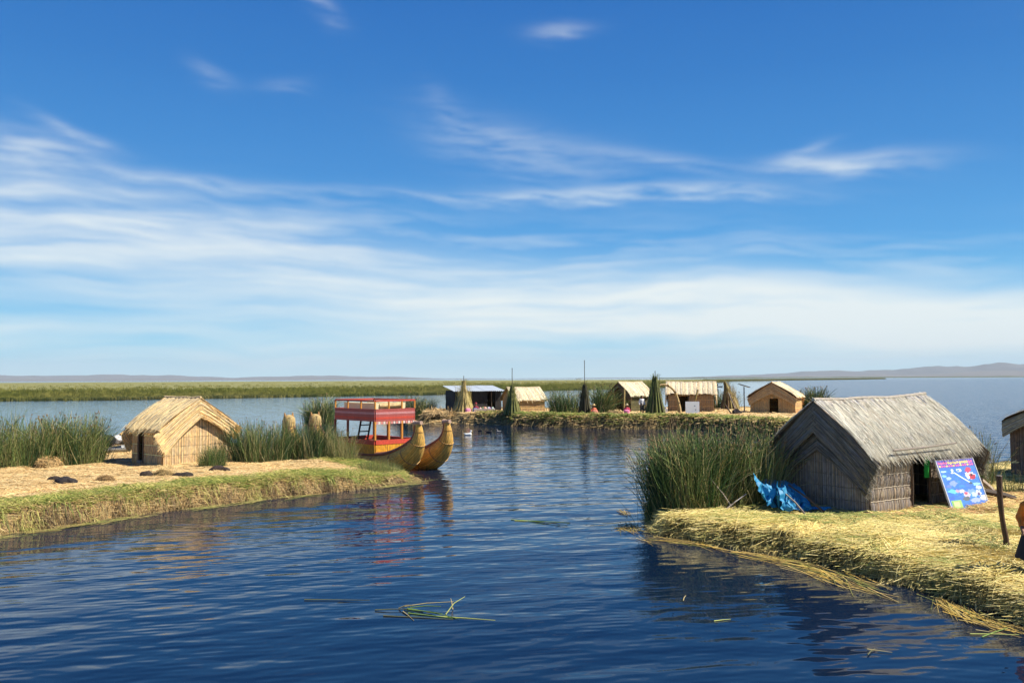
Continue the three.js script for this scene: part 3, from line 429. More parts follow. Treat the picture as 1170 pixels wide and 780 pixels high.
  for (const s of [-1, 1]) {
    const g = gb(); for (const d of [0.02, 0.1]) g.grid((u, v) => { const [z, y] = prof(v * 0.985); return [lerp(-og + 0.03, L + og - 0.03, u), y - d - sagY(lerp(-og, L + og, u)), s * z]; }, 4, 10, (u, v) => [u * (L + 2 * og) / 1.2, v * 1.5]);
    g.add('roof_layer', inner, t);
    const n = Math.round((L + 2 * og) / bundle), w = (L + 2 * og) / n, cut = [];
    for (let k = 0; k < n; k++) {
      const x = -og + w * (k + 0.5), ext = 1 + r.g() * 0.032, lean = r.g() * 0.05, lift = r() * 0.025, B = gb(), th = Math.min(0.05, w * 0.18);
      const f = (u, v) => { const q = v * ext, [z, y] = prof(q), c = 1 - (2 * u - 1) ** 2, droop = q > 0.93 ? (q - 0.93) * 0.6 : 0; return [x + (u - 0.5) * w * 1.06 + lean * v, y + lift + th * 0.35 + th * 0.65 * c - droop - sagY(x), s * (z + 0.02 * c)]; };
      B.grid(f, 4, 10, (u, v) => [(u * w + k * 0.37) / 1.2, v * 1.6]).grid((u, v) => { const p = f(u, 1), q = f(u, 0.97); return [lerp(p[0], q[0], v), lerp(p[1], q[1] - 0.11, v), lerp(p[2], q[2] - s * 0.03, v)]; }, 4, 1);
      B.add('thatch_bundle', roofM[Math.floor(r() * 5)], t);
    }
    const list = [], q = new THREE.Quaternion(), m = new THREE.Matrix4();
    for (let k = 0; k < (o.strands ?? 500) / 2; k++) {
      const u = r(), l0 = 0, v = r() < 0.25 ? r.r(0.93, 1.02) : r.r(0.16, 0.95), [z, y] = prof(v), [z2, y2] = prof(v + 0.02), l = r.r(0.25, 0.8), x = lerp(-og, L + og, u);
      const dir = new THREE.Vector3(r.g() * 0.003, y2 - y - r.r(-0.001, 0.002), s * (z2 - z)).normalize();
      q.setFromUnitVectors(new THREE.Vector3(1, 0, 0), dir); const th = (o.strandThick ?? 0.012) * r.r(0.7, 1.3);
      list.push({ p: [x, y + 0.055 + r() * 0.03 - sagY(x), s * z], q: q.clone(), s: [l, th, th], c: vary(r, o.roof, 0.3) });
    }
    scatter(t, 'thatch_strands', lieGeos, list);
  }
  const ridge = []; for (let k = 0; k <= 8; k++) { const x = lerp(-og, L + og, k / 8); ridge.push([x, Hr + 0.045 - sagY(x) + 0.008 * Math.sin(k * 2.3), 0]); }
  gb().tube(ridge, 0.05, 8).add('ridge_roll', roofM[0], t);
  // matting hung over the gables: courses that follow the slope
  for (const e of [0, 1]) for (const vg of o.verges ?? []) for (const s of [-1, 1]) {
    const { apex, end, out = 0.1, n = 4 } = vg, E = end[s > 0 ? 1 : 0], X = (k) => e ? L + og + 0.02 - k : -og - 0.02 + k;
    const line = (q, v) => { const za = 0, ya = lerp(apex[0], apex[1], v), zb = lerp(E[0][0], E[1][0], v), yb = lerp(E[0][1], E[1][1], v); return [lerp(za, zb, q), lerp(ya, yb, q) + Math.sin(q * Math.PI) * lerp(0.02, vg.bow ?? 0.07, v) * (1 - v * 0.2) - sagY(e ? L : 0)]; };
    for (let k = 0; k < n; k++) {
      const v0 = k / n, v1 = (k + 1) / n + 0.03, S = gb();
      const f = (u, v) => { const vv = lerp(v0, v1, v), [z, y] = line(u * (1 + 0.012 * Math.sin(k * 9)), vv), c = 1 - (2 * v - 1) ** 2; return [X(vg.depth ?? 0) + (e ? 1 : -1) * (out * (1 - vv) * (vg.tilt ?? -1) + 0.028 * c), y, s * z]; };
      S.grid(f, 10, 4, (u, v) => [(v * 0.25 + k * 0.31) / 1.2, u * 1.6]).grid((u, v) => { const p = f(u, v); return [p[0] + (e ? -0.05 : 0.05), p[1], p[2]]; }, 10, 2).grid((u, v) => { const p = f(1, u); return [p[0] + (e ? -0.05 : 0.05) * v, p[1], p[2]]; }, 4, 1).grid((u, v) => { const p = f(u, 1); return [p[0] + (e ? -0.05 : 0.05) * v, p[1], p[2]]; }, 10, 1);
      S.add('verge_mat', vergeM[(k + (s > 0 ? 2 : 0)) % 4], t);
      if (o.fray) { const list = []; for (let m = 0; m < o.fray; m++) { const u = r() < 0.45 ? r.r(0.9, 1) : r(), a = new THREE.Vector3(...f(u, r())), b = new THREE.Vector3(...f(Math.min(1.04, u + 0.05), 0.6)).sub(new THREE.Vector3(...f(u, 0.6))).normalize(), l = r.r(0.15, 0.5), th = 0.011 * r.r(0.7, 1.4); b.y += r.g() * 0.2; b.x += r.g() * 0.1; a.x += (e ? 1 : -1) * 0.012; list.push({ p: a.toArray(), q: new THREE.Quaternion().setFromUnitVectors(new THREE.Vector3(1, 0, 0), b.normalize()), s: [l, th, th], c: vary(r, o.verge ?? o.roof, 0.35) }); } scatter(t, 'frayed_reeds', lieGeos, list); }
    }
  }
  return t;
}
const yl = leftIsl.y(-13, -34), yr = rightIsl.y(9.5, -23), yf = 0.9;
const leftHut = hut('golden reed hut on the left island, dark doorway under its eave', [-12.92, 0.64, -34.21], 141.3 * R, { W: 3, L: 2.4, Hr: 2.62, He: 1.38, ds: -1, oe: 0.28, og: 0.22, seed: 101, door: [1.45, 1.85, 1.35], roof: [1.0, 0.8, 0.42], wall: [0.98, 0.7, 0.34], verge: [1.0, 0.75, 0.36], bands: 4, strands: 320, fray: 30, tone: 0.06, pitch: 0.03, cord: 0.017,
  verges: [{ apex: [2.7, 1.85], end: [[[1.95, 1.2], [1.55, 0.42]], [[1.95, 1.35], [1.6, 0.85]]], n: 5, depth: -0.02, bow: 0.1 }] });
const greyHut = hut('large weathered grey reed hut with doorway on the right island', [8.485, 0.43, -22.94], 30.7 * R, { W: 3, L: 4.5, Hr: 3.02, He: 1.6, oe: 0.18, og: 0.28, sag: 0.1, seed: 202, door: [1.72, 2.52, 1.45], roof: [0.74, 0.71, 0.62], dip: 0.06, wall: [0.46, 0.39, 0.3], verge: [0.27, 0.25, 0.21], bands: 5, strands: 5200, fray: 70, strandThick: 0.014, pitch: 0.03, bundle: 0.17, tone: 0.07,  // verge colour darkened below the roof tone, mostly painting in the gable shade
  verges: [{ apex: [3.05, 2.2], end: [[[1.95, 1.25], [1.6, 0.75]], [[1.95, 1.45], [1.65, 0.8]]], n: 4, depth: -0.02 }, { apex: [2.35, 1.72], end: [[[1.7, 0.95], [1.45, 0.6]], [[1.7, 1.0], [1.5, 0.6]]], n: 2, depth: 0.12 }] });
hut('brown reed hut cut off by the right edge of the picture', [18.7, 0.43, -28.9], 24 * R, { W: 3, L: 4, Hr: 2.6, He: 2.0, oe: 0.1, og: 0.3, seed: 303, roof: [0.62, 0.52, 0.32], wall: [0.3, 0.2, 0.13], bands: 3, strands: 700, verges: [{ apex: [2.6, 2.2], end: [[[1.66, 1.95], [1.6, 1.4]], [[1.66, 1.95], [1.6, 1.4]]], n: 3, bow: 0.05 }] });
const FR = [1.0, 0.88, 0.57], FW = [0.9, 0.56, 0.22];
const farOpt = { pitch: 0.09, strands: 60, strandThick: 0.03, bundle: 0.4, og: 0.25, oe: 0.25 };
hut('small yellow roofed reed hut behind the green stook', [-0.3, yf - 0.02, -77], 26 * R, { ...farOpt, W: 2.6, L: 3.0, Hr: 2.3, He: 1.15, seed: 404, roof: FR, wall: [0.78, 0.52, 0.22], bands: 3 });
hut('reed hut with a dark green gable behind the tall stook', [9.9, yf - 0.02, -76.3], 38 * R, { ...farOpt, W: 2.6, L: 2.7, Hr: 2.75, He: 1.5, seed: 505, roof: FR, wall: [0.2, 0.18, 0.07], verge: [0.32, 0.2, 0.08], bands: 3, verges: [{ apex: [2.78, 2.3], end: [[[1.6, 1.35], [1.5, 0.9]], [[1.6, 1.35], [1.5, 0.9]]], n: 3 }] });
hut('long open fronted reed hut behind the white board', [18.3, yf - 0.02, -75.6], 167 * R, { ...farOpt, W: 3.0, L: 4.0, Hr: 2.75, He: 1.7, ds: -1, seed: 606, roof: FR, wall: [0.7, 0.45, 0.2], verge: [1, 0.8, 0.44], bands: 3, door: [2.2, 3.1, 1.5], verges: [{ apex: [2.78, 2.1], end: [[[1.75, 1.5], [1.6, 0.7]], [[1.75, 1.5], [1.6, 0.7]]], n: 3 }] });
hut('orange brown reed hut with a dark door in its gable', [22.25, yf - 0.02, -71.2], 60 * R, { ...farOpt, W: 3.7, L: 2.9, Hr: 2.7, He: 1.45, seed: 707, roof: FR, wall: FW, verge: [0.94, 0.6, 0.25], bands: 3, gableDoor: [-0.25, 0.5, 1.35], verges: [{ apex: [2.72, 1.75], end: [[[2.1, 1.3], [1.9, 0.75]], [[2.1, 1.3], [1.9, 0.75]]], n: 4 }] });
// ---------- shed with a blue sheet roof ----------
{
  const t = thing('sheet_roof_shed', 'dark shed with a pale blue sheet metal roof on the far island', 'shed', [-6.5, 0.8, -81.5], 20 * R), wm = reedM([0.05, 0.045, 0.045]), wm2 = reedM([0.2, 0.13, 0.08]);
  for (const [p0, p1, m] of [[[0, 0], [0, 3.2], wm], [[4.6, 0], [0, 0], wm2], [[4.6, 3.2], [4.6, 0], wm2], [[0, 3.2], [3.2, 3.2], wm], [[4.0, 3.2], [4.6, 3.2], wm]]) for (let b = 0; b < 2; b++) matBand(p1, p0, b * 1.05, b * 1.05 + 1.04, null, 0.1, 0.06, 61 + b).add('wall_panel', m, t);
  const sheet = new THREE.MeshStandardMaterial({ color: col([0.66, 0.72, 0.75]), roughness: 0.55, metalness: 0.1, side: THREE.DoubleSide });
  for (let k = 0; k < 5; k++) gb().grid((u, v) => { const x = -0.3 + (k + u) * 1.04; return [x, 2.05 + 0.5 * (1 - v) + 0.03 * Math.cos(u * 6.283 * 5) + (k % 2) * 0.012, -0.4 + v * 4.1]; }, 30, 3).add('roof_sheet', sheet, t);
  gb().tube([[0.9, -0.05, 3.55], [0.9, 2.1, 3.55]], 0.04, 6).add('roof_post', paleWood, t);
  gb().tube([[3.6, 2.1, 3.28], [3.6, 0, 3.28]], 0.05, 6).add('roof_post', wood, t);
}
// ---------- stooks: cones of cut reeds tied round a pole ----------
function stook(label, [x, z], h, rad, colours, o = {}) {
  const y0 = farIsl.y(x, z), t = thing('reed_stook', label, 'reed stack', [x, y0 - 0.05, z], o.turn ?? 0, 'reed stooks on the far island'), r = rng(Math.round(x * 91 + 4000)), n = o.n ?? 15, ms = colours.map((c) => reedM(c)), lean = o.lean ?? 0;
  for (let k = 0; k < n; k++) {
    const a = k / n * 6.283 + r.g() * 0.06, rr = rad * r.r(0.9, 1.08), top = 0.1 + r() * 0.03, hh = h * r.r(0.93, 1.02), flare = o.flare ?? 1.2;
    const pts = [0, 0.25, 0.5, 0.75, 0.92, 1].map((q) => { const s = lerp(top, rr, (1 - q) ** flare) * (q > 0.95 ? 1.15 : 1); return [Math.cos(a) * s + lean * q * q, q * hh, Math.sin(a) * s]; });
    gb().tube(pts, (q) => lerp(2.6 * rad / n, 0.05, Math.min(1, q * 1.15)) , 6).add('reed_bundle', ms[Math.floor(r() * ms.length)], t);
  }
  gb().tube([[lean * 0.8 - 0.16, h * 0.86, 0], [lean * 0.8, h * 0.86, 0.17], [lean * 0.8 + 0.16, h * 0.86, 0], [lean * 0.8, h * 0.86, -0.17], [lean * 0.8 - 0.16, h * 0.86, 0.01]], 0.035, 5).add('tie_rope', reedM([0.25, 0.18, 0.08]), t);
  const list = []; for (let k = 0; k < 170; k++) { const a = r() * 6.283, out = Math.atan2(rad * 0.85, h) * r.r(0.7, 1.35), l = h * r.r(0.5, 1.02), top = r() < 0.2, b = rad * (top ? 0.12 : r.r(0.6, 1.08)); list.push({ p: [Math.cos(a) * b + (top ? lean * 0.7 : 0), top ? h * 0.8 : 0, Math.sin(a) * b], q: quat(0, -a, 0).multiply(quat(0, 0, top ? -0.3 * r() : out)), s: top ? [2, h * 0.28, 2] : [l * 1.6, l, l * 1.6], c: vary(r, r.pick(colours), 0.35), g: k % 2 }); }
  scatter(t, 'loose_reeds', uprightGeos, list);
  if (o.pole) gb().tube([[lean * 0.8, h * 0.5, 0], [lean, h + o.pole, 0]], 0.028, 5).add('pole', darkWood, t);
  return t;
}
stook('pale yellow bell shaped reed stook in front of the shed', [-4.5, -77.2], 2.95, 1.0, [[0.5, 0.4, 0.14], [0.42, 0.34, 0.1], [0.56, 0.46, 0.18]], { flare: 1.9, pole: 0.5 });
stook('green reed stook left of the small yellow hut', [0.0, -72.6], 2.6, 0.72, [[0.2, 0.22, 0.05], [0.28, 0.28, 0.07], [0.13, 0.16, 0.04]], { pole: 1.5 });
stook('dark green reed stook with the tallest pole', [6.15, -70.6], 2.6, 0.55, [[0.06, 0.06, 0.02], [0.12, 0.13, 0.03], [0.05, 0.045, 0.015]], { pole: 2.1, flare: 1.0 });
stook('tallest pointed green stook standing beside the arch', [11.85, -68.9], 3.3, 0.8, [[0.1, 0.11, 0.03], [0.2, 0.23, 0.05], [0.16, 0.19, 0.04]], { pole: 0.45, flare: 1.0 });
stook('brown leaning reed stook left of the orange hut', [21.0, -80.3], 2.75, 0.95, [[0.3, 0.21, 0.07], [0.22, 0.14, 0.05], [0.38, 0.32, 0.1]], { lean: -0.45, flare: 1.3 });
// ---------- arch, board, poles on the far island ----------
{
  const y = yf - 0.08, arch = thing('reed_arch', 'tall reed arch in front of the long hut', 'arch', [13.0, y, -71.6], 0.05);
  const pts = []; for (let k = 0; k <= 20; k++) { const a = Math.PI * k / 20; pts.push([-Math.cos(a) * 1.4, 2.62 * Math.sin(a) ** 0.8, 0.1 * Math.sin(k)]); }
  gb().tube(pts, (q) => 0.09 + 0.1 * Math.abs(2 * q - 1) ** 3, 8).add('arch_bundle', reedM([0.66, 0.48, 0.2]), arch);
  for (const k of [2, 5, 8, 12, 15, 18]) { const p = pts[k]; gb().tube([[p[0] - 0.05, p[1] - 0.04, p[2]], [p[0] + 0.05, p[1] + 0.04, p[2]]], 0.135 + (Math.abs(k - 10) > 6 ? 0.03 : 0), 8).add('binding', reedM([0.3, 0.2, 0.08]), arch); }
  const b = thing('white_board', 'white notice board standing before the long hut', 'board', [15.4, yf - 0.03, -71.2], 0.05);
  gb().bar([-0.6, 0.62, 0], [0.6, 0.62, 0], 0.04, 1.0).add('panel', M([0.8, 0.85, 0.88], { roughness: 0.5 }), b);
  for (const x of [-0.5, 0.5]) gb().bar([x, -0.02, -0.05], [x, 1.1, -0.05], 0.05, 0.05).add('leg', wood, b);
  for (const [px, py] of [[0.2, 0.75], [0.28, 0.42]]) gb().box(px, py, 0.024, 0.1, 0.1, 0.006).add('mark', M([0.3, 0.36, 0.42]), b);
  const pol = (name, label, cat, x, z, parts) => { const t = thing(name, label, cat, [x, farIsl.y(x, z) - 0.03, z]); for (const [n, a, bb, rr, m] of parts) gb().tube([a, bb], rr, 6).add(n, m, t); return t; };
  pol('reed_pole', 'pale bound reed pole standing before the dark green gable hut', 'pole', 9.75, -72.8, [['shaft', [0, 0, 0], [0.06, 2.25, 0], 0.1, reedM([0.6, 0.47, 0.18])]]);
  pol('reed_pole', 'yellow reed pole leaning behind the white board', 'pole', 15.6, -72.2, [['shaft', [0, 0, 0], [0.5, 2.1, 0], 0.07, reedM([0.5, 0.4, 0.12])]]);
  const p = thing('solar_panel', 'small tilted panel on a pole left of the orange hut', 'panel', [20.9, farIsl.y(20.9, -75) - 0.03, -75]);
  gb().tube([[0, 0, 0], [0, 2.3, 0]], 0.05, 6).add('mast', M([0.06, 0.06, 0.07]), p); gb().bar([-0.5, 2.55, 0.1], [0.45, 2.25, 0.1], 0.7, 0.05).add('panel', M([0.03, 0.035, 0.06], { roughness: 0.25 }), p);
  pol('stick', 'dark stick leaning beside the long hut on the far island', 'stick', 18.3, -70.3, [['shaft', [0.25, 0, 0], [-0.35, 0.9, 0], 0.06, darkWood]]);
  pol('stick', 'grey stick leaning against the brown stook', 'stick', 20.7, -79.2, [['shaft', [0.5, 0, 0.2], [-0.1, 1.7, -0.1], 0.045, paleWood]]);
  const mat = thing('reed_mat', 'pale reed mat spread on the ground under the white board', 'mat', [15.3, yf + 0.02, -69.6]); gb().grid((u, v) => { const x = (u - 0.5) * 5.2, z = (v - 0.5) * 1.5; return [x, farIsl.y(15.3 + x, -69.6 + z) - yf + 0.06 + 0.02 * Math.sin(u * 9), z]; }, 20, 5).grid((u, v) => { const x = (u - 0.5) * 5.2, z = (v - 0.5) * 1.5; return [x, farIsl.y(15.3 + x, -69.6 + z) - yf + 0.0, z]; }, 20, 5).add('matting', reedM([0.72, 0.56, 0.26]), mat);
  const goods = (label, x, z, w, c, n) => { const t = thing('goods_stall', label, 'stall', [x, farIsl.y(x, z) - 0.02, z]); const r = rng(Math.round(x * 50 + 900)); gb().box(0, 0.22, 0, w, 0.4, 0.7).add('table_cloth', M(c), t); for (let k = 0; k < n; k++) { const s = r.r(0.15, 0.3); gb().tube([[r.r(-w / 2, w / 2) * 0.85, 0.42, r.r(-0.25, 0.25)], [0, 0, 0].map((_, q) => 0)].slice(0, 1).flatMap((p0) => [p0, [p0[0], p0[1] + s * 0.6, p0[2]]]), (q) => s * 0.5 * (1 - q * 0.4), 7).add('craft_item', M([r.r(0.2, 0.8), r.r(0.15, 0.6), r.r(0.15, 0.6)]), t); } };
  goods('low stall of pale textiles in front of the blue roofed shed', -2.55, -76, 1.9, [0.65, 0.55, 0.5], 9);
  goods('low white stall under the reed arch', 13.1, -74, 1.3, [0.75, 0.74, 0.72], 5);
}
function lump(name, label, cat, isl, x, z, size, c, seed, group) { // uneven solid lump
  const y = isl.y(x, z), g = nets((X, Y, Z) => Math.hypot(X / size[0], Y / size[1], Z / size[2]) - 1 + 0.45 * fbm(X * 2.4 / size[0] * 0.6 + seed, Y * 3, Z * 2.4, 4), [-size[0] * 1.4, -size[1] * 0.4, -size[2] * 1.4], [size[0] * 1.4, size[1] * 1.5, size[2] * 1.4], Math.min(...size) / 7);
  const o = mesh(name, g, M(c, { map: strawMap, bumpMap: strawMap, bumpScale: 0.01 })); o.position.set(x, y, z);
  if (cat.startsWith('straw')) { const r = rng(seed * 13), list = [], P = g.attributes.position, N = g.attributes.normal, q = new THREE.Quaternion(), k = 260; for (let n = 0; n < k; n++) { const v = Math.floor(r() * P.count), l = r.r(0.5, 1.1) * size[0], th = size[0] * 0.03; q.setFromUnitVectors(new THREE.Vector3(0, 1, 0), new THREE.Vector3(N.getX(v), Math.abs(N.getY(v)) + 0.2, N.getZ(v)).normalize()); list.push({ p: [P.getX(v), P.getY(v) + 0.01, P.getZ(v)], q: q.clone().multiply(quat(0, r() * 6.28, r.g() * 0.3)), s: [l, th, th], c: vary(r, c.map((e) => e * 1.2), 0.3) }); } scatter(o, 'straw', lieGeos, list); }
  return tag(o, label, cat, group);
}
lump('peat_block', 'largest black root block lying on the left island straw', 'root block', leftIsl, -14.75, -27.6, [0.36, 0.24, 0.25], [0.07, 0.055, 0.06], 1, 'dark root blocks');
lump('peat_block', 'small dark root block behind the largest one', 'root block', leftIsl, -15.5, -28.3, [0.24, 0.15, 0.18], [0.08, 0.05, 0.035], 2, 'dark root blocks');
lump('straw_block', 'small brown straw block between the black block and the dark bundles', 'straw block', leftIsl, -13.75, -28.2, [0.3, 0.16, 0.18], [0.3, 0.19, 0.08], 3);
lump('peat_block', 'dark root block at the left end of the straw heap before the hut', 'root block', leftIsl, -12.85, -29.3, [0.25, 0.17, 0.2], [0.09, 0.06, 0.045], 4, 'dark root blocks');
lump('straw_heap', 'brown straw heap between two dark root blocks before the hut', 'straw heap', leftIsl, -12.3, -29.5, [0.36, 0.2, 0.22], [0.36, 0.25, 0.1], 5);
lump('peat_block', 'long dark root block at the right end of the straw heap', 'root block', leftIsl, -11.65, -29.5, [0.42, 0.16, 0.2], [0.07, 0.05, 0.04], 6, 'dark root blocks');
lump('peat_block', 'dark brown root block below the small green clump', 'root block', leftIsl, -11.0, -31.3, [0.42, 0.2, 0.22], [0.09, 0.055, 0.045], 7, 'dark root blocks');
lump('straw_heap', 'tan straw heap at the foot of the left reeds', 'straw heap', leftIsl, -18.35, -32.9, [0.55, 0.38, 0.4], [0.5, 0.33, 0.14], 8);
lump('bundle', 'dark bundle on the ground left of the orange hut', 'bundle', farIsl, 18.8, -69.9, [0.45, 0.5, 0.4], [0.03, 0.015, 0.02], 9);
lump('bundle', 'black bundle lying beside the small yellow hut', 'bundle', farIsl, 2.9, -72.3, [0.6, 0.28, 0.3], [0.03, 0.028, 0.025], 10);
lump('straw_heap', 'straw heap on the far bank left of the pale reed pole', 'straw heap', farIsl, 8.7, -70.3, [0.7, 0.4, 0.5], [0.5, 0.36, 0.16], 12);
lump('straw_heap', 'heap of straw on the low left shore of the far island', 'straw heap', farIsl, -6.9, -77, [1.5, 0.45, 0.8], [0.55, 0.38, 0.18], 13);

// ---------- two-hulled reed boat with a double deck cabin ----------
{
  const t = thing('reed_boat', 'two hulled reed boat with curled prows and a red and yellow double deck cabin', 'boat', [-11.8, 0, -44], Math.atan2(-(-35.5 + 44), 7.9) + 0); // local x = towards the bow, z = towards the camera side is negative of the far hull
  const hullM = reedM([1.0, 0.6, 0.12], { bumpScale: 0.004 }), rimM = reedM([0.4, 0.16, 0.1]), capM = reedM([0.72, 0.5, 0.36]), rope = reedM([0.6, 0.34, 0.1]);
  const path = [[0.05, 2.0, 0.14], [0.0, 1.75, 0.2], [0.08, 1.3, 0.32], [0.4, 0.8, 0.42], [1.0, 0.42, 0.48], [2.2, 0.22, 0.5], [4, 0.15, 0.5], [6, 0.14, 0.5], [8, 0.16, 0.5], [9.4, 0.26, 0.52], [10.3, 0.46, 0.54], [10.98, 0.82, 0.46], [11.38, 1.25, 0.32], [11.48, 1.65, 0.21], [11.46, 1.92, 0.15], [11.42, 2.07, 0.12]];
  const c3 = new THREE.CatmullRomCurve3(path.map(([x, y, r]) => new THREE.Vector3(x, y, r * 3))), P = c3.getPoints(60);
  for (const zz of [0, -1.55]) {
    const hull = gb().tube(P.map((v) => [v.x, v.y, zz]), P.map((v) => v.z / 3), 60, true, 1, 12).add('hull', hullM, t);
    for (let k = 3; k < 58; k += 5) { const a = P[k], b = P[k + 1], q = 0.35; gb().tube([[a.x, a.y, zz], [lerp(a.x, b.x, q), lerp(a.y, b.y, q), zz]], a.z / 3 + 0.016, 20, true).add('binding', rope, hull); }
    // rolled gunwale along the upper side, following the curl
    for (const s of [-1, 1]) {
      const rim = []; for (let k = 4; k <= 59; k++) { const a = P[k], T = P[Math.min(k + 1, 60)].clone().sub(P[k - 1]); const l = Math.hypot(T.x, T.y), nx = -T.y / l, ny = T.x / l, rr = a.z / 3; rim.push([a.x + nx * rr * 0.86, a.y + ny * rr * 0.86, zz + s * rr * 0.5]); }
      gb().tube(rim, (q) => 0.115 * (0.45 + 0.55 * Math.sin(Math.PI * clamp(q, 0.06, 0.94))), 8).add('gunwale', rimM, hull);
    }
    gb().tube([[11.22, 2.1, zz], [11.42, 2.11, zz], [11.64, 2.15, zz]], (q) => lerp(0.14, 0.08, q), 10, true).add('prow_tip', capM, hull);
    // stern: thick bound head with two ears
    gb().tube([[0.05, 0.9, zz], [-0.02, 1.4, zz], [0, 1.75, zz], [0.02, 2.02, zz], [0.04, 2.14, zz]], [0.34, 0.33, 0.34, 0.3, 0.12], 14).add('stern_head', reedM([0.74, 0.56, 0.22]), hull);
    for (const s of [-1, 1]) gb().tube([[-0.02, 2.02, zz + s * 0.2], [-0.04, 2.28, zz + s * 0.24]], (q) => 0.1 * (1 - q * 0.8), 7).add('ear', rope, hull);
    gb().tube([[-0.02, 1.5, zz], [-0.02, 1.58, zz]], 0.355, 14).add('stern_binding', rope, hull);
  }
  // cabin: x 5.2 .. 8.6, z from +0.3 (near side) to -1.85
  const x0 = 5.2, x1 = 8.6, z0 = 0.32, z1 = -1.87, red = paint([0.68, 0.075, 0.04]), dred = paint([0.5, 0.1, 0.085]), yel = reedM([1.0, 0.52, 0.03]), org = paint([0.74, 0.3, 0.04]), cream = M([0.75, 0.66, 0.4]);
  gb().box((x0 + x1) / 2, 0.6, (z0 + z1) / 2, x1 - x0 + 1.2, 0.08, z0 - z1).add('deck', reedM([0.4, 0.32, 0.2]), t);
  const bx = (name, m, a, b, y0, y1, th = 0.05) => gb().bar([a[0], (y0 + y1) / 2, a[1]], [b[0], (y0 + y1) / 2, b[1]], th, y1 - y0).add(name, m, t);
  const walls = [[[x0, z0], [x1, z0]], [[x1 - 0.001, z0 - 0.026], [x1 - 0.001, z1 + 0.026]], [[x0, z1], [x1, z1]], [[x0 + 0.001, z0 - 0.026], [x0 + 0.001, z1 + 0.026]]];
  for (const [a, b] of walls) { bx('side_panel', yel, a, b, 0.64, 1.06); bx('red_rail', red, a, b, 1.062, 1.26, 0.09); bx('roof_band', dred, a, b, 2.1, 2.6, 0.05); bx('band_stripe', red, a, b, 2.2, 2.3, 0.064); bx('band_stripe', paint([0.66, 0.28, 0.28]), a, b, 2.42, 2.52, 0.062); bx('hand_rail', red, a, b, 3.0, 3.07, 0.07); bx('mid_rail', dred, a, b, 2.604, 2.66, 0.06); }
  for (let k = 0; k < 16; k++) { const z = lerp(z0 - 0.07, z1 + 0.07, k / 15); gb().bar([x1 + 0.03, 2.09, z], [x1 + 0.03, 1.98, z], 0.1, 0.02, [1, 0, 0]).add('fringe_scallop', k % 2 ? M([0.75, 0.6, 0.55]) : M([0.65, 0.25, 0.22]), t); }
  for (const [x, z] of [[x1, z0], [x1, lerp(z0, z1, 0.34)], [x1, lerp(z0, z1, 0.67)], [x1, z1], [x0, z0], [x0, z1], [lerp(x0, x1, 0.33), z0], [lerp(x0, x1, 0.36), z1], [lerp(x0, x1, 0.7), z1]]) {
    gb().bar([x, 1.262, z], [x, 2.098, z], 0.085, 0.085, [1, 0, 0]).add('cabin_post', x === x1 ? org : paint([0.4, 0.1, 0.06]), t);
    gb().bar([x, 2.662, z], [x, 2.998, z], 0.06, 0.06, [1, 0, 0]).add('rail_post', org, t);
  }
  for (const x of [0.66]) gb().bar([lerp(x0, x1, x), 2.662, z0], [lerp(x0, x1, x), 2.998, z0], 0.06, 0.06, [1, 0, 0]).add('rail_post', org, t);
  gb().box((x0 + x1) / 2, 2.5, (z0 + z1) / 2, x1 - x0 - 0.06, 0.06, z0 - z1 - 0.06).add('upper_deck', reedM([0.4, 0.3, 0.18]), t);
  for (const z of [z0 - 0.45, z1 + 0.45]) { gb().box((x0 + x1) / 2, 2.74, z, x1 - x0 - 0.8, 0.36, 0.42).add('bench', cream, t); }
  gb().tube([[x1 - 0.5, 2.78, z0 - 0.5], [x1 - 0.45, 2.8, z1 + 0.5]], 0.16, 10).add('seat_roll', reedM([0.8, 0.62, 0.3]), t);
  const lad = M([0.06, 0.045, 0.04]); for (const zz of [-0.2, -0.75]) gb().bar([6.2, 0.64, zz], [6.75, 2.46, zz], 0.07, 0.07).add('ladder_rail', lad, t); for (let k = 1; k < 6; k++) gb().bar([lerp(6.2, 6.75, k / 6), lerp(0.64, 2.46, k / 6), -0.21], [lerp(6.2, 6.75, k / 6), lerp(0.64, 2.46, k / 6), -0.74], 0.05, 0.05).add('ladder_rung', lad, t);
  for (const z of [z0 - 0.3, z1 + 0.3]) gb().box((x0 + x1) / 2, 0.86, z, x1 - x0 - 0.5, 0.4, 0.36).add('bench', M([0.08, 0.06, 0.05]), t);
}
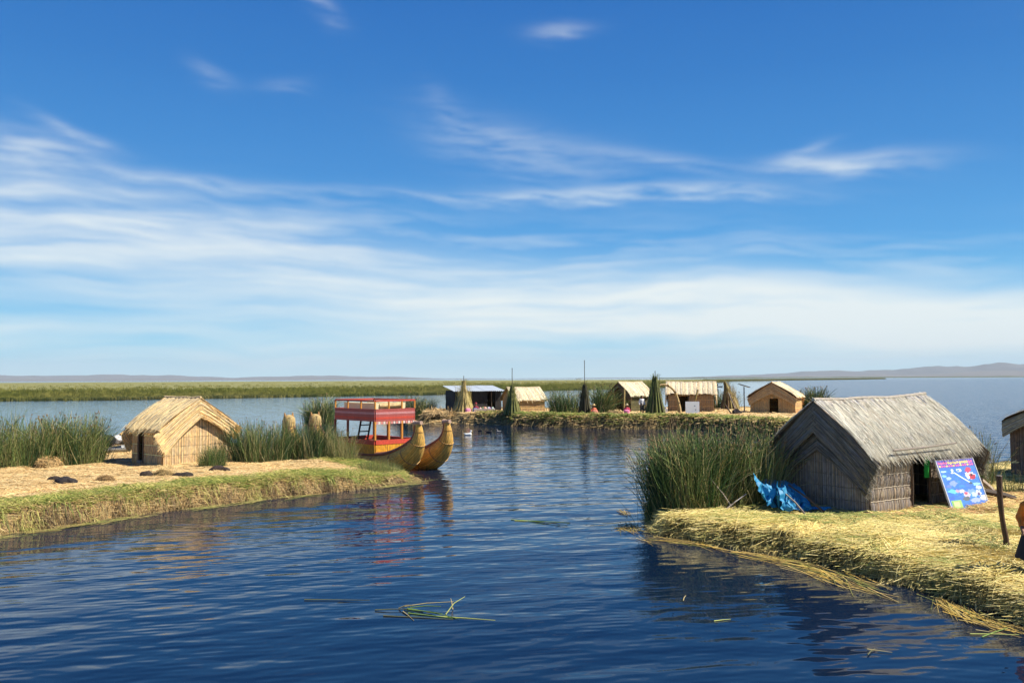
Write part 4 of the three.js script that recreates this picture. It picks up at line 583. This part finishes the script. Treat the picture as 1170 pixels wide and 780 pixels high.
// ---------- people ----------
function person(label, pos, turn, o) {
  const t = thing('person', label, 'person', pos, turn), cell = o.cell ?? 0.024, S = o.seated ? 1 : 0, hp = S ? 0.15 : 0.84;
  const sh = hp + 0.42, hd = hp + 0.6, J = S ? { kn: [0.16, 0.36, 0.36], an: [0.12, 0.07, 0.42], to: [0.13, 0.04, 0.56] } : { kn: [0.1, 0.45, 0.02], an: [0.1, 0.08, -0.02], to: [0.12, 0.035, 0.14] };
  const el = S ? [0.25, hp + 0.2, 0.06] : [0.24, hp + 0.17, -0.03], wr = S ? [0.13, hp + 0.14, 0.28] : (o.wrist ?? [0.25, hp - 0.04, 0.07]);
  const m = (p, s) => [p[0] * s, p[1], p[2]];
  const parts = [capsule([0, hp + 0.02, 0], [0, sh - 0.12, 0], 0.13, 0.125), capsule([-0.11, sh - 0.03, 0], [0.11, sh - 0.03, 0], 0.075, 0.075), capsule([0, sh, 0], [0, hd - 0.06, 0.01], 0.052, 0.05), capsule([0, hd - 0.03, 0.025], [0, hd + 0.045, 0], 0.075, 0.092), capsule([0, hd - 0.01, 0.1], [0, hd - 0.035, 0.115], 0.012, 0.018), capsule([-0.09, hd, 0], [0.09, hd, 0], 0.022, 0.022)];
  for (const s of [-1, 1]) {
    parts.push(capsule(m([0.09, hp, 0], s), m(J.kn, s), 0.088, 0.058), capsule(m(J.kn, s), m(J.an, s), 0.056, 0.036), capsule(m(J.an, s), m(J.to, s), 0.042, 0.03), capsule(m([0.165, sh - 0.03, 0], s), m(el, s), 0.052, 0.042), capsule(m(el, s), m(wr, s), 0.04, 0.028));
    const dir = new THREE.Vector3(wr[0] - el[0], wr[1] - el[1], wr[2] - el[2]).normalize(), at = (l, w, d = 0) => [s * (wr[0] + dir.x * l), wr[1] + dir.y * l - d * 0.3, wr[2] + dir.z * l + w + d * 0.3];
    parts.push(capsule(at(0.02, 0), at(0.075, 0), 0.026, 0.03));
    if (o.fingers) { for (let f = 0; f < 4; f++) { const w = (f - 1.5) * 0.021, L = [0.15, 0.172, 0.165, 0.14][f]; parts.push(capsule(at(0.08, w), at(L - 0.035, w, 0.01), 0.0095, 0.009), capsule(at(L - 0.035, w, 0.01), at(L, w, 0.045), 0.009, 0.008)); } parts.push(capsule(at(0.03, 0.025), at(0.085, 0.055), 0.012, 0.009)); }
    else parts.push(capsule(at(0.07, 0), at(0.16, 0), 0.03, 0.018));
  }
  const skin = M([0.24, 0.115, 0.06], { roughness: 0.6 });
  mesh('body', nets(blend(parts, 0.03), [-0.4, -0.03, -0.25], [0.4, hd + 0.2, 0.7], cell), skin, t);
  const cl = (name, fs, k, c, cut) => { const b = blend(fs, k); return mesh(name, nets((x, y, z) => { const d = b(x, y, z); return cut ? Math.max(d, cut(x, y, z)) : d + 0.006 * perlin.noise(x * 11, y * 9, z * 11); }, [-0.48, -0.03, -0.4], [0.48, hd + 0.25, 0.75], cell), M(c), t); };
  const up = [capsule([0, hp + 0.04, 0], [0, sh - 0.1, 0], 0.15, 0.145), capsule([-0.12, sh - 0.035, 0], [0.12, sh - 0.035, 0], 0.088, 0.088)];
  for (const s of [-1, 1]) up.push(capsule(m([0.165, sh - 0.04, 0], s), m(el, s), 0.072, 0.06), capsule(m(el, s), m(wr.map((v, q) => lerp(el[q], v, 0.85)), s), 0.058, 0.046));
  cl(o.top ?? 'blouse', up, 0.05, o.topC);
  if (o.trousers) { const f = [capsule([-0.06, hp + 0.04, 0], [0.06, hp + 0.04, 0], 0.135, 0.135)]; for (const s of [-1, 1]) f.push(capsule(m([0.09, hp, 0], s), m(J.kn, s), 0.105, 0.08), capsule(m(J.kn, s), m(J.an, s), 0.078, 0.062)); cl('trousers', f, 0.04, o.skirtC); }
  else if (S) cl('skirt', [capsule([0, 0.16, 0.02], [0, 0.2, 0.3], 0.24, 0.2), capsule([-0.12, 0.3, 0.34], [0.12, 0.3, 0.34], 0.14, 0.14), capsule([-0.14, 0.08, 0.4], [0.14, 0.08, 0.4], 0.12, 0.12)], 0.12, o.skirtC, (x, y) => 0.012 - y);
  else cl('skirt', [capsule([0, hp + 0.1, 0], [0, 0.3, 0], 0.155, 0.34)], 0.05, o.skirtC, (x, y, z) => 0.29 - y - 0.012 * Math.sin(Math.atan2(z, x) * 9));
  cl('hair', [capsule([0, hd + 0.02, -0.025], [0, hd + 0.055, -0.01], 0.1, 0.098), capsule([0, hd - 0.02, -0.07], [0, hd - 0.2, -0.1], 0.035, 0.025)], 0.03, [0.012, 0.01, 0.01], (x, y, z) => Math.min(z - 0.055, hd + 0.06 - y));
  for (const s of [-1, 1]) { const e = mesh('eye', new THREE.SphereGeometry(0.012, 8, 6), black, t); e.position.set(s * 0.033, hd + 0.012, 0.088); }
  const mo = mesh('mouth', new THREE.SphereGeometry(0.02, 8, 6), M([0.2, 0.05, 0.04]), t); mo.scale.set(1, 0.3, 0.3); mo.position.set(0, hd - 0.062, 0.092);
  if (o.hatC) { const h = new THREE.LatheGeometry([[0, 0.14], [0.075, 0.135], [0.1, 0.1], [0.105, 0.03], [0.12, 0.02], [o.brim ?? 0.18, 0.012], [o.brim ?? 0.18, 0], [0.1, 0.005]].map(([a, b]) => new THREE.Vector2(a, b)), 20), hm = mesh('hat', h, M(o.hatC), t); hm.position.set(0, hd + 0.07, -0.005); }
  return t;
}
person('person at the right edge wearing an orange blouse and dark skirt', [9.45, rightIsl.y(9.45, -15.15), -15.15], -0.5, { cell: 0.013, fingers: true, topC: [0.75, 0.2, 0.02], skirtC: [0.02, 0.018, 0.022], wrist: [0.22, 0.86, 0.16], hatC: [0.3, 0.2, 0.1] });
person('person in a white shirt and dark trousers standing before the arch', [11.15, farIsl.y(11.15, -71.6), -71.6], 0.3, { topC: [0.75, 0.76, 0.78], top: 'shirt', skirtC: [0.04, 0.05, 0.06], trousers: true });
person('seated person in orange with a straw hat beside the dark green stook', [6.85, farIsl.y(6.85, -70), -70], 0.2, { seated: true, topC: [0.6, 0.16, 0.08], skirtC: [0.55, 0.2, 0.14], hatC: [0.6, 0.45, 0.2], brim: 0.2 });
person('seated person in a pink skirt below the pale reed pole', [9.85, farIsl.y(9.85, -71.6), -71.6], -0.2, { seated: true, topC: [0.5, 0.05, 0.1], skirtC: [0.75, 0.22, 0.4], hatC: [0.5, 0.42, 0.25] });
person('seated person in pink left of the textile stall', [-4.15, farIsl.y(-4.15, -76.6), -76.6], 0.3, { seated: true, topC: [0.7, 0.3, 0.42], skirtC: [0.7, 0.25, 0.4] });
person('seated person in blue and red at the textile stall', [-3.35, farIsl.y(-3.35, -76.4), -76.4], -0.1, { seated: true, topC: [0.3, 0.03, 0.06], skirtC: [0.1, 0.2, 0.42], hatC: [0.3, 0.04, 0.05], brim: 0.13 });

// ---------- things on the right island ----------
const H2W = (x, y, z) => greyHut.localToWorld(new THREE.Vector3(x, y, z)); greyHut.updateMatrixWorld();
{ // painted map board leaning on the hut wall
  const cv = document.createElement('canvas'); cv.width = 320; cv.height = 400; const g = cv.getContext('2d'), r = rng(8);
  g.fillStyle = '#2f6fd6'; g.fillRect(0, 0, 320, 400);
  for (let k = 0; k < 240; k++) { g.fillStyle = ['#2a5fd0', '#3c86e0', '#2b4fc0', '#3aa0e6', '#4a5fd4'][k % 5]; g.globalAlpha = 0.3; const s = r.r(10, 50); g.fillRect(r() * 320 - 10, 60 + r() * 340, s, s * 0.5); } g.globalAlpha = 1;
  g.fillStyle = '#4a49b8'; g.fillRect(0, 0, 320, 62);
  const blot = (x, y, a, b, c) => { g.fillStyle = c; g.beginPath(); for (let k = 0; k < 18; k++) { const q = k / 18 * 6.283, m = r.r(0.7, 1.25); g.lineTo(x + Math.cos(q) * a * m, y + Math.sin(q) * b * m); } g.closePath(); g.fill(); };
  for (let k = 0; k < 15; k++) { const x = 20 + k * 20; blot(x, 22 + (k % 2) * 3, 10, 11, k < 4 || k > 12 ? '#f06aa8' : '#f3e27a'); g.fillStyle = '#b02a62'; g.fillRect(x - 3, 18 + k % 3 * 2, 5, 6); }
  for (let k = 0; k < 15; k++) { const x = 20 + k * 20; blot(x, 48, 9, 8, k % 3 ? '#e8559a' : '#f6d36a'); }
  blot(35, 92, 22, 8, '#b9e9e6'); blot(30, 128, 18, 10, '#7fd0e8'); blot(110, 88, 10, 14, '#dff2f4'); blot(165, 90, 26, 14, '#e6f3f6'); blot(160, 92, 13, 7, '#2f6fd6'); blot(105, 108, 12, 6, '#e6f3f6');
  g.strokeStyle = '#d8eef6'; g.lineWidth = 11; g.beginPath(); g.moveTo(120, 105); g.lineTo(170, 150); g.lineTo(228, 198); g.stroke();
  blot(245, 95, 30, 22, '#c2355e'); blot(260, 145, 36, 30, '#d8d0e2'); blot(262, 150, 28, 24, '#b51f38'); blot(262, 138, 9, 10, '#201a22'); blot(225, 140, 16, 30, '#dfe4f2');
  blot(232, 205, 16, 10, '#3a4a6a'); blot(60, 150, 20, 14, '#a7c8f0'); blot(85, 195, 34, 22, '#7f9be6'); blot(40, 215, 24, 14, '#5a77d8'); blot(60, 258, 40, 18, '#5fd0dc'); blot(280, 215, 34, 12, '#8fdce6');
  for (const [x, y, a, b, c] of [[100, 258, 18, 14, '#c09ab8'], [130, 262, 22, 14, '#e9e6ee'], [165, 290, 32, 26, '#d9c2d2'], [160, 282, 16, 12, '#c24a6a'], [150, 325, 30, 18, '#55606a'], [215, 275, 30, 24, '#6e9be0'], [230, 300, 24, 22, '#b8d4ee'], [270, 290, 22, 26, '#cfd6e8'], [268, 300, 12, 14, '#5a4a78'], [290, 245, 26, 18, '#c8d8e6'], [300, 330, 30, 26, '#e6e2dc'], [220, 345, 44, 20, '#9fb0cf']]) blot(x, y, a, b, c);
  g.fillStyle = '#9fd06a'; g.fillRect(16, 330, 84, 66); g.fillStyle = '#c8ea8e'; g.fillRect(34, 342, 46, 42); g.fillStyle = '#6aa64a'; g.fillRect(20, 334, 8, 58);
  for (let k = 0; k < 900; k++) { g.globalAlpha = 0.18; g.fillStyle = k % 3 ? '#e8eef2' : '#20306a'; g.fillRect(r() * 320, r() * 400, r.r(1, 7), r.r(1, 4)); } g.globalAlpha = 0.14; g.fillStyle = '#dfe6ea'; g.fillRect(0, 0, 320, 400); g.globalAlpha = 1;
  const tex = new THREE.CanvasTexture(cv); tex.colorSpace = THREE.SRGBColorSpace;
  const a = new THREE.Vector3(11.62, 0.44, -22.2), b = new THREE.Vector3(13.08, 0.5, -23.0), dir = b.clone().sub(a), wdt = dir.length();
  const t = thing('map_board', 'painted blue map board with pink and yellow title leaning on the grey hut', 'sign board', a.toArray(), Math.atan2(-dir.z, dir.x));
  const hgt = 1.36, lean = 0.34, P = (x, y, d) => [x, y * Math.cos(lean) - d * Math.sin(lean) * -1 * 0 + 0.02, -y * Math.sin(lean) + d];
  gb().bar(P(wdt / 2, 0, 0), P(wdt / 2, hgt, 0), wdt, 0.03, [0, 0, 1]).add('panel', paleWood, t);
  const f = new THREE.BufferGeometry(); f.setAttribute('position', new THREE.Float32BufferAttribute([...P(0.02, 0.02, 0.026), ...P(wdt - 0.02, 0.02, 0.026), ...P(wdt - 0.02, hgt - 0.02, 0.026), ...P(0.02, hgt - 0.02, 0.026)], 3)); f.setAttribute('uv', new THREE.Float32BufferAttribute([0, 0, 1, 0, 1, 1, 0, 1], 2)); f.setIndex([0, 1, 2, 0, 2, 3]); f.computeVertexNormals();
  mesh('painted_map', f, new THREE.MeshStandardMaterial({ map: tex, roughness: 0.5 }), t);
  for (const x of [0.012, wdt - 0.012]) gb().bar(P(x, 0, 0.012), P(x, hgt, 0.012), 0.03, 0.05, [0, 0, 1]).add('frame_edge', M([0.6, 0.62, 0.66]), t);
}
{ // pole across the eave, green cloth in the doorway
  const a = H2W(0.6, 1.66, 1.78), b = H2W(3.35, 1.74, 1.8), t = tag(gb().tube([a.toArray(), a.clone().lerp(b, 0.5).add(new THREE.Vector3(0, -0.02, 0)).toArray(), b.toArray()], (q) => 0.03 - q * 0.008, 7).add('eave_pole', paleWood, scene), 'pale bare pole lashed under the eave of the grey hut', 'pole');
  const g = gb().grid((u, v) => { const p = H2W(lerp(2.2, 2.5, u) + 0.02 * Math.sin(v * 7), 1.55 - v * 0.72, 1.57 + 0.035 * Math.sin(u * 9 + v * 3)); return p.toArray(); }, 10, 12).grid((u, v) => { const p = H2W(lerp(2.2, 2.5, u) + 0.02 * Math.sin(v * 7), 1.55 - v * 0.72, 1.562 + 0.035 * Math.sin(u * 9 + v * 3)); return p.toArray(); }, 10, 12);
  tag(g.add('green_cloth', M([0.01, 0.3, 0.04]), scene), 'bright green cloth hanging in the doorway of the grey hut', 'cloth');
}
{ // crumpled tarpaulin beside the hut
  const t = thing('blue_tarpaulin', 'crumpled bright blue tarpaulin heaped beside the grey hut', 'tarpaulin', [7.0, rightIsl.y(7.0, -22.3), -22.3], 0.25), m = new THREE.MeshPhysicalMaterial({ color: col([0.018, 0.24, 0.46]), roughness: 0.6, side: THREE.DoubleSide }), r = rng(5);
  const sheet = (name, f, nu, nv) => { const g = gb(); for (const d of [0, 0.006]) g.grid((u, v) => { const p = f(u, v); return [p[0], p[1] - d, p[2] - d * 0.5]; }, nu, nv); return g.add(name, m, t); };
  const fold = (x, y, s) => 0.85 - 1.7 * Math.abs(perlin.noise(x * 0.9 + y * 0.35 + s, y * 0.5 - x * 0.3, s)) - 0.35 * Math.abs(perlin.noise(x * 2.2 + s, y * 1.6, s + 4));
  sheet('upper_fold', (u, v) => { const x = lerp(-0.6, 0.35, u), top = 0.8 - 0.5 * sstep(0.0, 1, u) + 0.08 * Math.sin(u * 14); return [x + 0.16 * v * perlin.noise(u * 5, v * 4, 1), Math.max(0.05, top - v * (0.42 + 0.2 * Math.sin(u * 9)) + 0.16 * fold(u * 3.2, v * 2.2, 3)), -0.2 + 0.36 * v + 0.2 * fold(u * 4, v * 3, 7)]; }, 46, 30);
  sheet('lower_fold', (u, v) => { const x = lerp(-0.05, 0.6, u), top = 0.68 - 0.35 * u; return [x + 0.2 * v * (u - 0.6) + 0.1 * perlin.noise(u * 6, v * 5, 4), Math.max(0.03, top * (1 - v) + 0.14 * fold(u * 4, v * 3, 11)), 0.1 + 0.45 * v + 0.12 * fold(u * 4, v * 3, 17)]; }, 36, 30);
  sheet('back_drape', (u, v) => { const x = lerp(-0.15, 1.05, u); return [x, Math.max(0.03, lerp(0.7, 0.03, v) * (1 - 0.15 * u) + 0.1 * fold(u * 3, v * 3, 21)), -0.75 + 0.8 * v + 0.14 * fold(u * 5, v * 2, 31)]; }, 40, 26);
  sheet('loose_corner', (u, v) => { const x = lerp(0.75, 1.35, u); return [x, 0.04 + 0.05 * fold(u * 3, v * 3, 41) * (1 - v) + 0.06 * v, 0.5 - 0.22 * v * (1 - u * 0.5) + 0.05 * u]; }, 18, 10);
  const stick = (label, a, b, rr, mm, mid = 0.03) => tag(gb().tube([a, a.map((v, k) => lerp(v, b[k], 0.5) + (k === 1 ? mid : mid * 0.5)), b], (q) => rr * (1 - q * 0.3), 7).add('stick', mm, scene), label, 'stick', 'sticks beside the tarpaulin');
  const gy = (x, z) => rightIsl.y(x, z) + 0.03;
  stick('pale stick propped on the blue tarpaulin', [7.5, gy(7.5, -21.35), -21.35], [7.15, 1.0, -22.2], 0.028, paleWood);
  stick('longer grey stick leaning from the tarpaulin towards the hut', [8.05, gy(8.05, -21.4), -21.4], [7.35, 1.15, -22.3], 0.03, wood);
  stick('grey forked branch in the reeds left of the tarpaulin', [5.55, gy(5.55, -21.95), -21.95], [6.2, 0.92, -22.2], 0.022, paleWood);
  stick('thin branch rising left from the forked branch', [5.85, gy(5.85, -22.05), -22.05], [5.25, 1.35, -22.3], 0.018, paleWood);
  stick('long brown stem lying before the foot of the grey hut gable', [8.1, gy(8.1, -21.15), -21.15], [9.1, gy(9.1, -20.95) + 0.05, -20.95], 0.02, wood);
}
{ // post, wood by the hut, rope
  const y = rightIsl.y(10.28, -17.49);
  const p = thing('wooden_post', 'crooked brown wooden post standing in the straw near the right edge', 'post', [10.28, y, -17.49]);
  gb().tube([[0, -0.15, 0], [0.0, 0.2, 0.01], [-0.06, 0.6, 0], [-0.1, 1.0, 0.01], [-0.1, 1.5, 0]], [0.05, 0.055, 0.05, 0.055, 0.06], 10).add('shaft', reedM([0.13, 0.075, 0.045]), p);
  gb().tube([[-0.1, 1.5, 0], [-0.1, 1.51, 0]], 0.052, 10).add('cut_end', paleWood, p);
  for (const [k, a, b, c, lab] of [[0, [14.2, 0.5, -24.6], [13.6, 1.0, -24.3], [0.6, 0.5, 0.4], 'pale weathered plank leaning behind the map board'], [1, [14.4, 0.5, -24.0], [13.5, 0.72, -24.0], [0.1, 0.07, 0.05], 'dark log lying behind the map board']]) tag(gb().tube([a, a.map((v, q) => (v + b[q]) / 2 + 0.02), b], 0.09, 7).add(k ? 'log' : 'plank', reedM(c), scene), lab, k ? 'log' : 'plank');
}
// ---------- floating sprigs ----------
function sprig(label, x, z, stems, seed) {
  const t = thing('reed_sprig', label, 'reeds', [x, 0, z], 0, 'loose reeds on the water'), r = rng(seed);
  for (const [ax, az, bx, bz, up, c] of stems) gb().tube([[ax, 0.012, az], [lerp(ax, bx, 0.5) + r.g() * 0.03, 0.015 + up, lerp(az, bz, 0.5)], [bx, 0.012 + up * 1.4, bz]], (q) => 0.011 - q * 0.006, 5).add('stem', M(c), t);
}
const sg = [0.16, 0.26, 0.05], sy = [0.42, 0.44, 0.12], sd = [0.1, 0.1, 0.04], sb = [0.4, 0.32, 0.15];
sprig('large sprig of broken green reeds floating in the foreground', -1.3, -14.5, [[-0.6, -0.15, 0.1, 0.25, 0.02, sg], [-0.55, -0.2, 0.4, 0.5, 0.01, sg], [-0.5, -0.25, 0.05, -0.05, 0.05, sg], [0.0, 0.3, 1.0, 0.55, 0.0, sy], [0.15, 0.2, 0.45, -0.3, 0.12, sy], [-0.65, -0.3, 0.25, -0.35, 0.05, sb], [0.25, -0.1, 0.2, -0.3, 0.1, sb], [-1.1, -0.1, -0.5, -0.1, 0.01, sd], [-0.6, 0.0, -0.35, 0.55, 0.0, sb], [-0.7, -0.2, -0.45, -0.1, 0.06, sb], [-0.5, 0.1, 0.35, 0.45, 0.0, sg], [-0.9, 0.25, 0.3, 0.5, 0, sd]], 1);
sprig('thin green reeds drifting in mid channel', 0.75, -23.3, [[-0.8, -0.5, 0.3, 0.1, 0.0, sg], [-0.6, -0.4, 0.8, 0.3, 0.02, sg], [-0.2, -0.2, 0.85, 0.0, 0.0, sd], [0.1, 0.0, 0.75, 0.6, 0.01, sd], [-0.7, -0.3, 0.5, -0.1, 0.0, sy]], 2);
sprig('curved pale reed floating before the straw bank', 3.05, -15.1, [[0, 0, 0.1, -0.25, 0.02, sb]], 3);
sprig('short yellow reed floating left of the hut reflection', 3.45, -13.9, [[-0.15, 0.05, 0.15, -0.05, 0.0, sy]], 4);
sprig('dark reeds trailing left of the largest floating sprig', -3.2, -15.3, [[-0.6, 0, 0.6, 0.06, 0.0, sd]], 5);
sprig('brown stems floating at the lower right edge of the water', 5.2, -12.3, [[-0.1, 0.15, 0.12, -0.12, 0.0, sd], [0.0, -0.1, 0.3, 0.05, 0.0, sb]], 6);
sprig('pale reeds sticking out left of the right island tip', 3.45, -22.6, [[-0.75, 0.25, 0.15, 0.1, 0.0, sb], [-0.5, 0.5, 0.4, 0.75, 0.0, sd]], 7);
sprig('yellow reeds floating at the right island corner', 7.3, -13.1, [[-0.2, 0.0, 0.5, 0.1, 0.01, sy], [-0.1, 0.15, 0.5, -0.2, 0.02, sg], [0, -0.2, 0.4, 0.1, 0.0, sb]], 8);
// ---------- birds and boats ----------
function bird(label, x, z, c, s, turn, headC) {
  const t = thing('water_bird', label, 'bird', [x, -0.03 * s, z], turn), f = blend([capsule([-0.2, 0.1, 0], [0.14, 0.1, 0], 0.07, 0.12), capsule([0.16, 0.14, 0], [0.2, 0.34, 0], 0.05, 0.04), capsule([0.2, 0.36, 0], [0.24, 0.36, 0], 0.055, 0.045), capsule([-0.22, 0.13, 0], [-0.36, 0.18, 0], 0.05, 0.02)], 0.06);
  const b = mesh('body', nets(f, [-0.45, -0.08, -0.2], [0.4, 0.5, 0.2], 0.025), M(c), t); b.scale.setScalar(s);
  const k = gb().tube([[0.26, 0.36, 0], [0.36, 0.34, 0]], (q) => 0.02 * (1 - q * 0.7), 6).add('beak', M(headC), t); k.scale.setScalar(s);
  return t;
}
bird('white water bird swimming right of the far prow', -3.15, -59.4, [0.82, 0.82, 0.8], 0.95, 0.2, [0.6, 0.35, 0.05]);
bird('black duck swimming below the textile stall', -1.75, -62.4, [0.02, 0.02, 0.022], 0.85, 0, [0.1, 0.08, 0.05]);
bird('small dark duck trailing left of the black duck', -2.5, -64.3, [0.025, 0.022, 0.02], 0.65, 0.1, [0.1, 0.08, 0.05]);
bird('small grey duck trailing right of the black duck', -1.05, -62.9, [0.25, 0.24, 0.24], 0.6, 3, [0.1, 0.08, 0.05]);
function boat(label, pos, turn, len, wid, c, extra) {
  const t = thing('small_boat', label, 'boat', pos, turn);
  const f = (u, v, d) => { const x = (u - 0.5) * len, k = Math.max(0.02, 1 - Math.abs(2 * u - 1) ** 2.6), a = (v - 0.5) * Math.PI, w = wid / 2 * k * Math.sin(a), y = 0.55 * wid * 0.45 * (1 - Math.cos(a)) * 1.0 + Math.abs(2 * u - 1) ** 2 * 0.12 * wid; return [x, y * 0.95 - 0.12 * wid + d, w * (1 - d * 0.3)]; };
  gb().grid((u, v) => f(u, v, 0), 24, 10).grid((u, v) => { const p = f(u, v, 0.02 * wid); return [p[0] * 0.985, p[1], p[2] * 0.94]; }, 24, 10).add('hull', M(c, { roughness: 0.4 }), t);
  for (const x of [-0.2, 0.15]) gb().box(x * len, wid * 0.28, 0, 0.12 * len * 0.6, 0.05, wid * 0.78).add('thwart', wood, t);
  extra?.(t); return t;
}
boat('small grey boat with dark bundles drawn up behind the left hut', [-18.75, 0.72, -39.4], 1.25, 2.4, 1.0, [0.32, 0.34, 0.36], (t) => { for (const [x, y, s, c] of [[-0.45, 0.55, 0.34, [0.015, 0.015, 0.018]], [0.1, 0.6, 0.24, [0.8, 0.8, 0.8]], [0.45, 0.6, 0.34, [0.02, 0.015, 0.02]], [0.62, 0.85, 0.18, [0.3, 0.03, 0.05]]]) { const m = mesh('cargo_bundle', nets((X, Y, Z) => Math.hypot(X, Y * 1.2, Z) - 1 + 0.35 * fbm(X * 1.6 + x * 9, Y * 2, Z * 2, 3), [-1.3, -1.2, -1.3], [1.3, 1.2, 1.3], 0.2), M(c), t); m.scale.setScalar(s); m.position.set(x, y - 0.08, 0); } });
boat('dark low boat on the open lake right of the long hut', [89, 0, -366], 0.1, 7.5, 1.8, [0.03, 0.03, 0.03], (t) => { gb().box(0, 0.9, 0, 3, 0.7, 1.2).add('cabin', M([0.05, 0.05, 0.05]), t); });
boat('tiny white motor boat beyond the reed bed', [80, 1.2, -1000], 0.05, 9, 3, [0.8, 0.82, 0.85], (t) => { gb().box(0, 2.2, 0, 6, 1.6, 2.2).add('cabin', M([0.8, 0.82, 0.85]), t); gb().box(0, 3.1, 0, 6.4, 0.15, 2.4).add('roof', M([0.75, 0.78, 0.8]), t); });
renderer.render(scene, camera);
